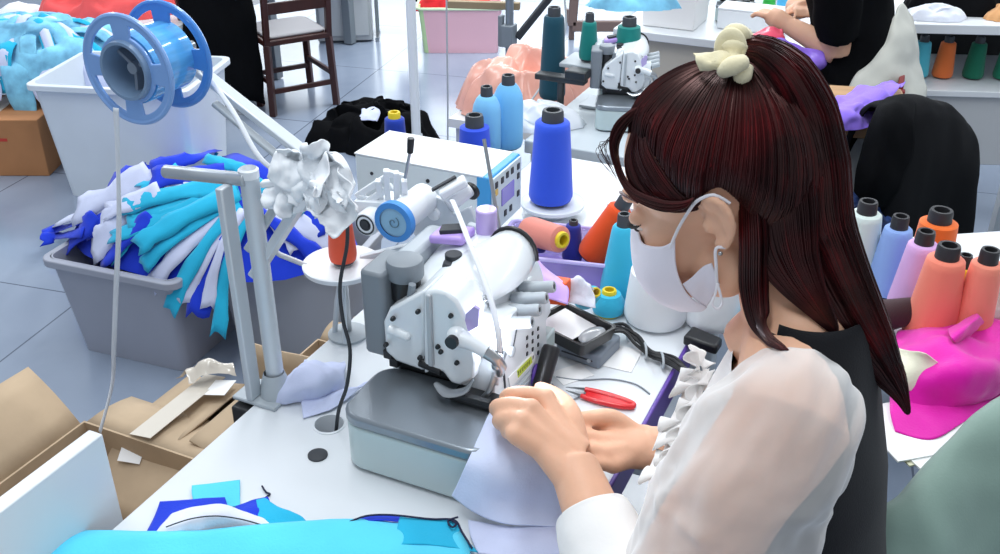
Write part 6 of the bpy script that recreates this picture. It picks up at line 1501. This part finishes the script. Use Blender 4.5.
# black pinafore dress over the blouse
DRESS = fabric('black_dress_cloth', (12, 13, 19), bump=0.2, bscale=500, var=0.1, sheen=0.1)
FINE = []
for i in range(len(SEC) - 2):
    for k in range(5): FINE.append(i + k / 5)
FINE += [len(SEC) - 2, len(SEC) - 1.7, len(SEC) - 1.4, len(SEC) - 1.15]
def sec_f(f, th, off):
    i = min(int(f), len(SEC) - 2); t = f - i
    return section(i, th, 1.0, off).lerp(section(i + 1, th, 1.0, off), t)
rows = []; keep = []
for f in FINE:
    rows.append([sec_f(f, 2 * PI * j / 72, 0.0105) for j in range(72)])
m_ = M(); m_.grid(rows, wrap=True)
fs_ = []
for q in m_.f:
    c_ = sum((Vector(m_.v[i]) for i in q), Vector()) / len(q)
    d_ = c_ - Vector((.298, .84, c_.z)); th = abs(math.degrees(math.atan2(d_.dot(LV), d_.dot(DV))))
    lim = 0 if c_.z < 0.80 else (62 if c_.z < 0.9 else 70 + 200 * max(0, c_.z - 1.02))
    if th >= lim: fs_.append(q)
m_.f = fs_; m_.mi = [0] * len(fs_)
m_.build('dress', DRESS, wm, smooth=80, world=True, solid=0.003)
# skirt over the lap
m_ = M(); hp = Vector((0.33, 0.80, 0.50))
m_.ell(hp, (.2, .2, .1), None, 28, 14)
for s_ in (1, -1):
    h0 = Vector((0.33, 0.80, 0.53)) + LV * (0.09 * s_); m_.tube([h0, h0 + DV * 0.2, h0 + DV * 0.33 + LV * 0.03 * s_], [.10, .088, .074], n=20)
finish('skirt', fuse(m_, 0.008, 4), DRESS, wm, smooth=80, world=True)
m_ = M()
for s_ in (1, -1):
    h0 = Vector((0.33, 0.80, 0.53)) + LV * (0.09 * s_); an_ = h0 + DV * 0.33 + LV * 0.03 * s_ - UP * 0.45
    sh_ = M(); sh_.ell(an_ + DV * .05 - UP * .028, (.13, .05, .05), Matrix((DV, LV, UP)).transposed(), 20, 12); sh_.build('shoe', DARK, wm, world=True)

# --- hair
random.seed(11)
HC_ = Vector((-.008, 0, .032)); HRAD = (.101, .081, .098)
def shell(n_, k=1.0):
    n_ = n_.normalized(); r_ = 1 / math.sqrt((n_.x / HRAD[0]) ** 2 + (n_.y / HRAD[1]) ** 2 + (n_.z / HRAD[2]) ** 2)
    return HC_ + n_ * r_ * k
half = [Vector(q) for q in ((.078, 0, .096), (.066, .024, .100), (.046, .043, .093), (.030, .058, .078), (.018, .069, .053), (.008, .078, .026), (.000, .080, .024), (-.008, .080, .033), (-.026, .080, .034), (-.040, .077, .006), (-.046, .072, -.020), (-.050, .060, -.048), (-.060, .034, -.070), (-.064, 0, -.078))]
line = half + [Vector((q.x, -q.y, q.z)) for q in reversed(half[1:-1])]
line = cr_closed(line, 12)
TIE = Vector((-.054, 0, .122))
NL = len(line)
def cap_pt(t, s, lift=0.0):
    f = (t % 1.0) * NL; i = int(f) % NL; a = line[i].lerp(line[(i + 1) % NL], f - int(f))
    n0 = (a - HC_).normalized(); n1 = (TIE - HC_).normalized()
    ang = n0.angle(n1); q = n0 if ang < 1e-4 else (n0 * math.sin((1 - s) * ang) + n1 * math.sin(s * ang)) / math.sin(ang)
    k = 0.965 + 0.075 * min(1, s * 5) + 0.02 * math.sin(PI * s)
    g = 0.010 * noise.noise(Vector((t * 90, s * 1.2, 3))) + 0.007 * noise.noise(Vector((t * 230, s * 1.0, 8)))
    return shell(q, k + g * min(1, s * 4) + lift)
hr = M()
hr.grid([[HO + HR @ cap_pt(i / 260, j / 26 * 0.985) for i in range(260)] for j in range(27)], wrap=True)
HAIRT = [HAIR, HAIRR]
def strands(mb, fn, n, red, r0=0.00055, steps=14):
    for k in range(n):
        pts = fn(k)
        mb.cur = 1 if random.random() < red(pts[len(pts) // 2]) else 0
        mb.tube(pts, [r0] * (len(pts) - 2) + [r0 * 0.7, r0 * 0.35], n=4)
    mb.cur = 0
def cap_strand(k):
    t = random.random(); s0 = random.random() * 0.35 * (random.random() < .5); l = random.uniform(.001, .014); dt = random.uniform(-.006, .006)
    return [HO + HR @ cap_pt(t + dt * (s - s0), s, l) for s in [s0 + (0.99 - s0) * i / 13 for i in range(14)]]
strands(hr, cap_strand, 1500, lambda q: 0.55 if (HR.transposed() @ (q - HO)).x > 0.02 and (HR.transposed() @ (q - HO)).z > .09 else 0.16)
# loose front lock swept over the temple, and fine flyaways
def local_path(pts, k=5): return [HO + HR @ q for q in cr_path([Vector(p) for p in pts], [0] * len(pts), k)[0]]
def fringe(k):
    o_ = random.uniform(-.006, .006); z_ = random.uniform(-.005, .005)
    e = random.uniform(.0005, .005)
    pts = [(.040, .018 + o_, .114), (.062, .026 + o_, .104 + z_), (.074, .034 + o_ * .6, .088 + z_), (.073, .046 + o_ * .4, .065 + z_), (.061, .061, .046 + z_), (.034, .076, .033 + z_), (.012, .082, .030 + z_ * .6), (.000, .083, .034)]
    out = []
    for p in pts:
        v = Vector(p) - Vector((0, 0, .03)); out.append(Vector((0, 0, .03)) + v * (1 + e / v.length))
    return local_path(out)
def veil(k):
    a = random.random() ** 0.8; z_ = random.uniform(-.006, .006); kk = random.uniform(.955, .99)
    pa = [(.050, .024, .108), (.075, .036, .084), (.074, .047, .060), (.062, .061, .041), (.034, .074, .028), (.010, .080, .025)]
    pb = [(.034, .040, .100), (.032, .056, .082), (.022, .067, .058), (.014, .075, .038), (.008, .079, .028), (.002, .081, .025)]
    return local_path([shell(Vector(p).lerp(Vector(q), a) + Vector((0, 0, z_)) - HC_, kk) for p, q in zip(pa, pb)])
fr_ = M()
strands(fr_, fringe, 110, lambda q: 0.7, 0.0007)
def wisp(k):
    a = random.random(); return local_path([(.05, random.uniform(-.02, .03), .114), (.076 + .006 * random.random(), .02 + .02 * a, .098), (.084 + .006 * a, .03 + .02 * a, .078 + .02 * random.random()), (.080 + .004 * a, .044, .056 + .02 * random.random())], 4)
strands(fr_, veil, 260, lambda q: 0.75, 0.0005)
strands(fr_, wisp, 9, lambda q: 0.5, 0.00035)
hair_o = hr.build('hair', HAIRT, wm, smooth=80, world=True)
fr_.build('fringe', HAIRT, wm, smooth=80, world=True)
# ponytail, hanging in the head's middle plane
SAG = HR @ Vector((0, 1, 0))
pk = [(737, 66, 9), (752, 56, 19), (775, 78, 33), (789, 115, 42), (796, 165, 47), (802, 215, 46), (822, 262, 39), (845, 305, 33), (868, 342, 25), (887, 372, 15), (902, 398, 6), (908, 414, 2)]
poff = [0, 0, 0, 0, .008, .018, .028, .034, .036, .034, .032, .03]
cen = [PP(x, y, HO + SAG * o_, SAG) for (x, y, w_), o_ in zip(pk, poff)]; wid = [w_ / 1000 * 0.99 for x, y, w_ in pk]
PC, PWd = cr_path(cen, wid, 8)
def pony(i, a, k=1.0):
    t = (PC[min(i + 1, len(PC) - 1)] - PC[max(i - 1, 0)]).normalized(); sd = t.cross(SAG).normalized()
    s = i / (len(PC) - 1)
    th = min(PWd[i], .034) * (0.9 if s < .5 else .75)
    return PC[i] + sd * (PWd[i] * k * math.cos(a)) + SAG * (th * k * math.sin(a))
pt_ = M(); NP = 96; rows = []
for i in range(len(PC)):
    rows.append([pony(i, 2 * PI * j / NP, 1 + 0.05 * noise.noise(Vector((j * 0.55, i * 0.03, 1))) + 0.035 * noise.noise(Vector((j * 1.7, i * 0.03, 5)))) for j in range(NP)])
pt_.grid(rows, wrap=True)
for q in range(len(pt_.f)):
    j = q % NP
    if noise.noise(Vector((j * 0.22, 0.3, 2))) + 0.55 * math.cos(2 * PI * j / NP + PI * (PONY_RED_SIDE if 'PONY_RED_SIDE' in globals() else 0)) > 0.45: pt_.mi[q] = 1
def pony_strand(k):
    a = random.uniform(0, 2 * PI); k0 = random.uniform(.92, 1.06); da = random.uniform(-.25, .25); e = random.uniform(.72, 1.0); n_ = len(PC)
    idx = [int((n_ - 1) * e * i / 26) for i in range(27)]
    return [pony(i, a + da * i / n_, k0 + (0.12 * random.random() if i > n_ * .8 else 0)) for i in idx]
strands(pt_, pony_strand, 900, lambda q: 0.3, 0.0006)
po_ = pt_.build('ponytail', HAIRT, wm, smooth=80, world=True)
# side lock hanging from behind the ear to the shoulder
lk = [(752, 195, 12, .062), (754, 240, 14, .064), (754, 285, 14, .066), (759, 318, 12, .085), (769, 338, 8, .112), (788, 350, 2, .135)]
lc = [PP(x, y, HO + SAG * y_, SAG) for x, y, w_, y_ in lk]; LC, LW = cr_path(lc, [w_ * .00098 for _, _, w_, _ in lk], 7)
def lock(k):
    a, r_ = random.uniform(0, 2 * PI), math.sqrt(random.random()); out = []
    for i, q in enumerate(LC):
        t = (LC[min(i + 1, len(LC) - 1)] - LC[max(i - 1, 0)]).normalized(); sd = t.cross(SAG).normalized()
        out.append(q + sd * (LW[i] * r_ * math.cos(a)) + SAG * (LW[i] * .6 * r_ * math.sin(a)))
    return out[:int(len(out) * random.uniform(.72, 1))]
sl = M(); strands(sl, lock, 260, lambda q: 0.3, 0.0008); sl.tube(LC, [w_ * .72 for w_ in LW], n=14, up=tuple(SAG), flat=0.6)
# nape hair joining the cap with the tail
np_ = [(768, 110, 40), (774, 170, 36), (778, 212, 36), (784, 246, 33), (798, 276, 24), (816, 304, 14), (836, 332, 3)]
noff = [.012, .036, .046, .052, .060, .068, .075]
NC, NW = cr_path([PP(x, y, HO + SAG * o_, SAG) for (x, y, w_), o_ in zip(np_, noff)], [w_ * .00099 for _, _, w_ in np_], 8)
def nape(k):
    a, r_ = random.uniform(0, 2 * PI), random.uniform(.85, 1.02); out = []
    for i, q in enumerate(NC):
        t = (NC[min(i + 1, len(NC) - 1)] - NC[max(i - 1, 0)]).normalized(); sd = t.cross(SAG).normalized()
        out.append(q + sd * (NW[i] * r_ * math.cos(a)) + SAG * (min(.5 * NW[i], .014) * r_ * math.sin(a)))
    return out
strands(sl, nape, 420, lambda q: 0.15, 0.0008); sl.tube([tuple(q) for q in NC], [w_ * .88 for w_ in NW], n=24, up=tuple(SAG), flat=0.45)
sl.build('hair_lock', HAIRT, wm, smooth=80, world=True)
# scrunchie with its knot loop
SCR = fabric('cream_scrunchie', (232, 222, 186), bump=0.2, sheen=0.3)
tc_ = HO + HR @ (TIE + Vector((-.002, 0, .008))); ax = (cen[1] - tc_).normalized(); a1 = ax.cross(SAG).normalized(); a2 = SAG
m_ = M(); rows = []
for i in range(49):
    a = 2 * PI * i / 48; R_ = .017 + .003 * math.sin(a * 5); cc = tc_ + (a1 * math.cos(a) + a2 * math.sin(a)) * R_
    rad = (a1 * math.cos(a) + a2 * math.sin(a)); rr_ = .010 + .0028 * math.sin(a * 9)
    rows.append([cc + rad * (rr_ * math.cos(b_)) + ax * (rr_ * 1.1 * math.sin(b_)) for b_ in [2 * PI * j / 16 for j in range(16)]])
m_.grid(rows, wrap=True); so = m_.build('scrunchie', SCR, wm, smooth=80, world=True)
q0 = PP(727, 62, HO + SAG * .012, SAG)
lp = [PP(x, y, HO + SAG * .014, SAG) for x, y in ((724, 66), (722, 48), (727, 37), (735, 37), (739, 48), (737, 64))]
m_ = M(); m_.tube(lp, .0075, n=12, smooth=6, flat=0.5, up=tuple(SAG)); m_.build('knot_loop', SCR, so, smooth=80, world=True)
m_ = M(); g = sheet([[PP(732, 58, HO + SAG * .02, SAG), PP(718, 53, HO + SAG * .028, SAG), PP(705, 55, HO + SAG * .03, SAG), PP(694, 56, HO + SAG * .028, SAG)], [PP(734, 66, HO + SAG * .03, SAG), PP(720, 62, HO + SAG * .038, SAG), PP(708, 63, HO + SAG * .04, SAG), PP(698, 60, HO + SAG * .034, SAG)], [PP(736, 74, HO + SAG * .028, SAG), PP(724, 71, HO + SAG * .036, SAG), PP(712, 70, HO + SAG * .038, SAG), PP(702, 69, HO + SAG * .034, SAG)]], 7, 7, amp=.004, freq=60)
m_.grid(g); m_.build('knot_tail', SCR, so, smooth=80, world=True, solid=0.004, offset=0)
m_ = M(); m_.tube([PP(745, 66, HO + SAG * .024, SAG), PP(742, 76, HO + SAG * .03, SAG), PP(738, 84, HO + SAG * .03, SAG)], [.008, .009, .004], n=12, smooth=4); m_.tube([PP(722, 72, HO + SAG * .034, SAG), PP(732, 66, HO + SAG * .04, SAG), PP(744, 62, HO + SAG * .03, SAG)], [.006, .009, .007], n=12, smooth=4); m_.build('knot', SCR, so, smooth=80, world=True)

# --- second worker, behind at upper right, cut by the top of the picture
w2 = thing('person', 'worker in a black short-sleeved top seated at upper right, handling violet cloth', 'person', (1.07, 3.0, 0.0), 0)
c0 = PY(872, 60, 3.0)
D2 = Vector((-0.93, 0.36, 0)).normalized(); L2 = Vector((-0.36, -0.93, 0)).normalized()
b2 = M()
hip = Vector((1.08, 3.0, 0.48)); nk = hip + UP * 0.52 + D2 * 0.08
b2.tube([hip, hip + UP * .2 + D2 * .02, hip + UP * .4 + D2 * .06, nk - UP * .03], [.12, .095, .105, .06], n=24)
b2.tube([nk - UP * .06, nk + UP * .06], [.05, .045], n=16); hd = nk + UP * .17 + D2 * .04
b2.ell(hd, (.09, .072, .11), Matrix((D2, L2, UP)).transposed()); b2.ell(hd + D2 * .09 - UP * .02, (.015, .012, .02)); b2.ell(hd + D2 * .05 - UP * .07, (.04, .04, .03)); b2.ell(hd + L2 * .073, (.015, .008, .03)); b2.ell(hd - L2 * .073, (.015, .008, .03))
shl = nk + L2 * .17 - UP * .05; shr = nk - L2 * .17 - UP * .05
el_ = PY(838, 52, shl.y + .06); ha_ = PY(790, 26, shl.y + .16)
er_ = shr + D2 * .12 - UP * .2; hb_ = PY(800, 8, shr.y - .02)
for s0, e0, h0 in ((shl, el_, ha_), (shr, er_, hb_)):
    b2.tube([nk - UP * .05, s0, s0.lerp(e0, .5), e0], [.05, .05, .046, .04], n=16); b2.tube([e0, e0.lerp(h0, .4), h0], [.040, .037, .027], n=16)
    dd = (h0 - e0).normalized(); pm = h0 + dd * .045; b2.tube([h0, pm, pm + dd * .03], [.026, .032, .026], n=14)
    sd = dd.cross(UP).normalized()
    for k in range(4):
        f0 = pm + dd * .035 + sd * (.017 * (k - 1.5)); b2.tube([f0, f0 + dd * .028 - UP * .006, f0 + dd * .045 - UP * .024], [.0095, .009, .0075], n=10)
    f0 = h0 + dd * .02 + sd * .03; b2.tube([f0, f0 + dd * .03 + sd * .012 - UP * .01, f0 + dd * .05 + sd * .008 - UP * .02], [.012, .010, .008], n=10)
for s_ in (1, -1):
    h0 = hip + L2 * .09 * s_ + UP * .03; k0 = h0 + D2 * .38; b2.tube([h0, k0], [.09, .06], n=16); b2.tube([k0, k0 - UP * .43], [.055, .038], n=14); b2.ell(k0 - UP * .45 + D2 * .05, (.11, .045, .035), Matrix((D2, L2, UP)).transposed())
finish('body', fuse(b2, 0.005, 4), SKIN, w2, smooth=80, world=True)
t2 = M(); t2.tube([hip - UP * .06 - D2 * .01, hip + UP * .2, hip + UP * .4 + D2 * .05, nk - UP * .02], [.145, .115, .125, .075], n=28)
for s0, e0 in ((shl, el_), (shr, er_)): t2.tube([nk - UP * .06, s0, s0.lerp(e0, .55), s0.lerp(e0, .8)], [.07, .072, .066, .062], n=18)
tm = fuse(t2, 0.007, 5)
for v in tm.vertices: v.co += v.normal * 0.008 * noise.noise(v.co * 12)
finish('top', tm, FBLACK, w2, smooth=80, world=True)
t2 = M()
for s_ in (1, -1):
    h0 = hip + L2 * .09 * s_ + UP * .02; k0 = h0 + D2 * .38; t2.tube([h0, k0], [.11, .075], n=18); t2.tube([k0, k0 - UP * .40], [.07, .055], n=16)
t2.ell(hip, (.18, .18, .1)); finish('trousers', fuse(t2, 0.008, 4), FBLACK, w2, smooth=80, world=True)
m_ = M(); m_.ell(hd - D2 * .012 + UP * .012, (.098, .082, .112), Matrix((D2, L2, UP)).transposed(), 24, 14); m_.tube([hd - D2 * .09, hd - D2 * .11 - UP * .1, hd - D2 * .1 - UP * .2], [.03, .035, .015], n=14); m_.build('hair', HAIR, w2, smooth=80, world=True)
c2_ = chair('wooden_chair', 'red-framed chair with a cream cover, under the second worker', (hip.x + D2.x * .06, hip.y + D2.y * .06, 0), math.atan2(D2.x, -D2.y), sw=0.34, sh=0.42, bh=0.2, m=mat('red_wood', (130, 34, 36), 0.4))
ctrl = [[PY(884, 38, 2.93), PY(896, 14, 2.95), PY(906, 2, 3.0), PY(914, 16, 3.04)], [PY(866, 62, 2.90), PY(890, 44, 2.89), PY(908, 36, 2.95), PY(918, 44, 3.02)], [PY(848, 88, 2.87), PY(880, 80, 2.85), PY(908, 76, 2.9), PY(924, 82, 2.98)], [PY(836, 112, 2.84), PY(878, 116, 2.82), PY(912, 116, 2.87), PY(930, 116, 2.95)], [PY(834, 150, 2.83), PY(876, 160, 2.81), PY(914, 160, 2.86), PY(932, 156, 2.95)]]
m_ = M(); m_.grid(sheet(ctrl, 8, 8, amp=0.016, freq=9, seed=5)); m_.build('chair_cover', FGREY, label='cream cloth cover hanging over the back of the second worker chair', cat='chair cover', solid=0.006, smooth=80, offset=1)
cloth('violet_bag', [[PY(768, 40, 2.95), PY(785, 38, 2.9), PY(808, 48, 2.9)], [PY(772, 52, 2.92), PY(795, 54, 2.86), PY(822, 56, 2.9)], [PY(776, 64, 2.9), PY(798, 70, 2.85), PY(826, 64, 2.9)], [PY(782, 74, 2.9), PY(800, 78, 2.88), PY(815, 72, 2.92)]], mat('violet_film', (158, 120, 236), 0.25, var=0.2, vscale=20), 'shiny violet cloth held by the second worker', amp=0.02, freq=14, seed=3)
cloth('pink_film', [[PY(740, 36, 3.0), PY(760, 30, 3.0), PY(782, 30, 3.0)], [PY(738, 44, 2.95), PY(760, 44, 2.92), PY(784, 42, 2.95)], [PY(742, 54, 2.95), PY(762, 56, 2.93), PY(780, 54, 2.95)]], mat('pink_film', (236, 80, 110), 0.3), 'pink shiny cloth left of the second worker hands', amp=0.015, freq=18, seed=7)
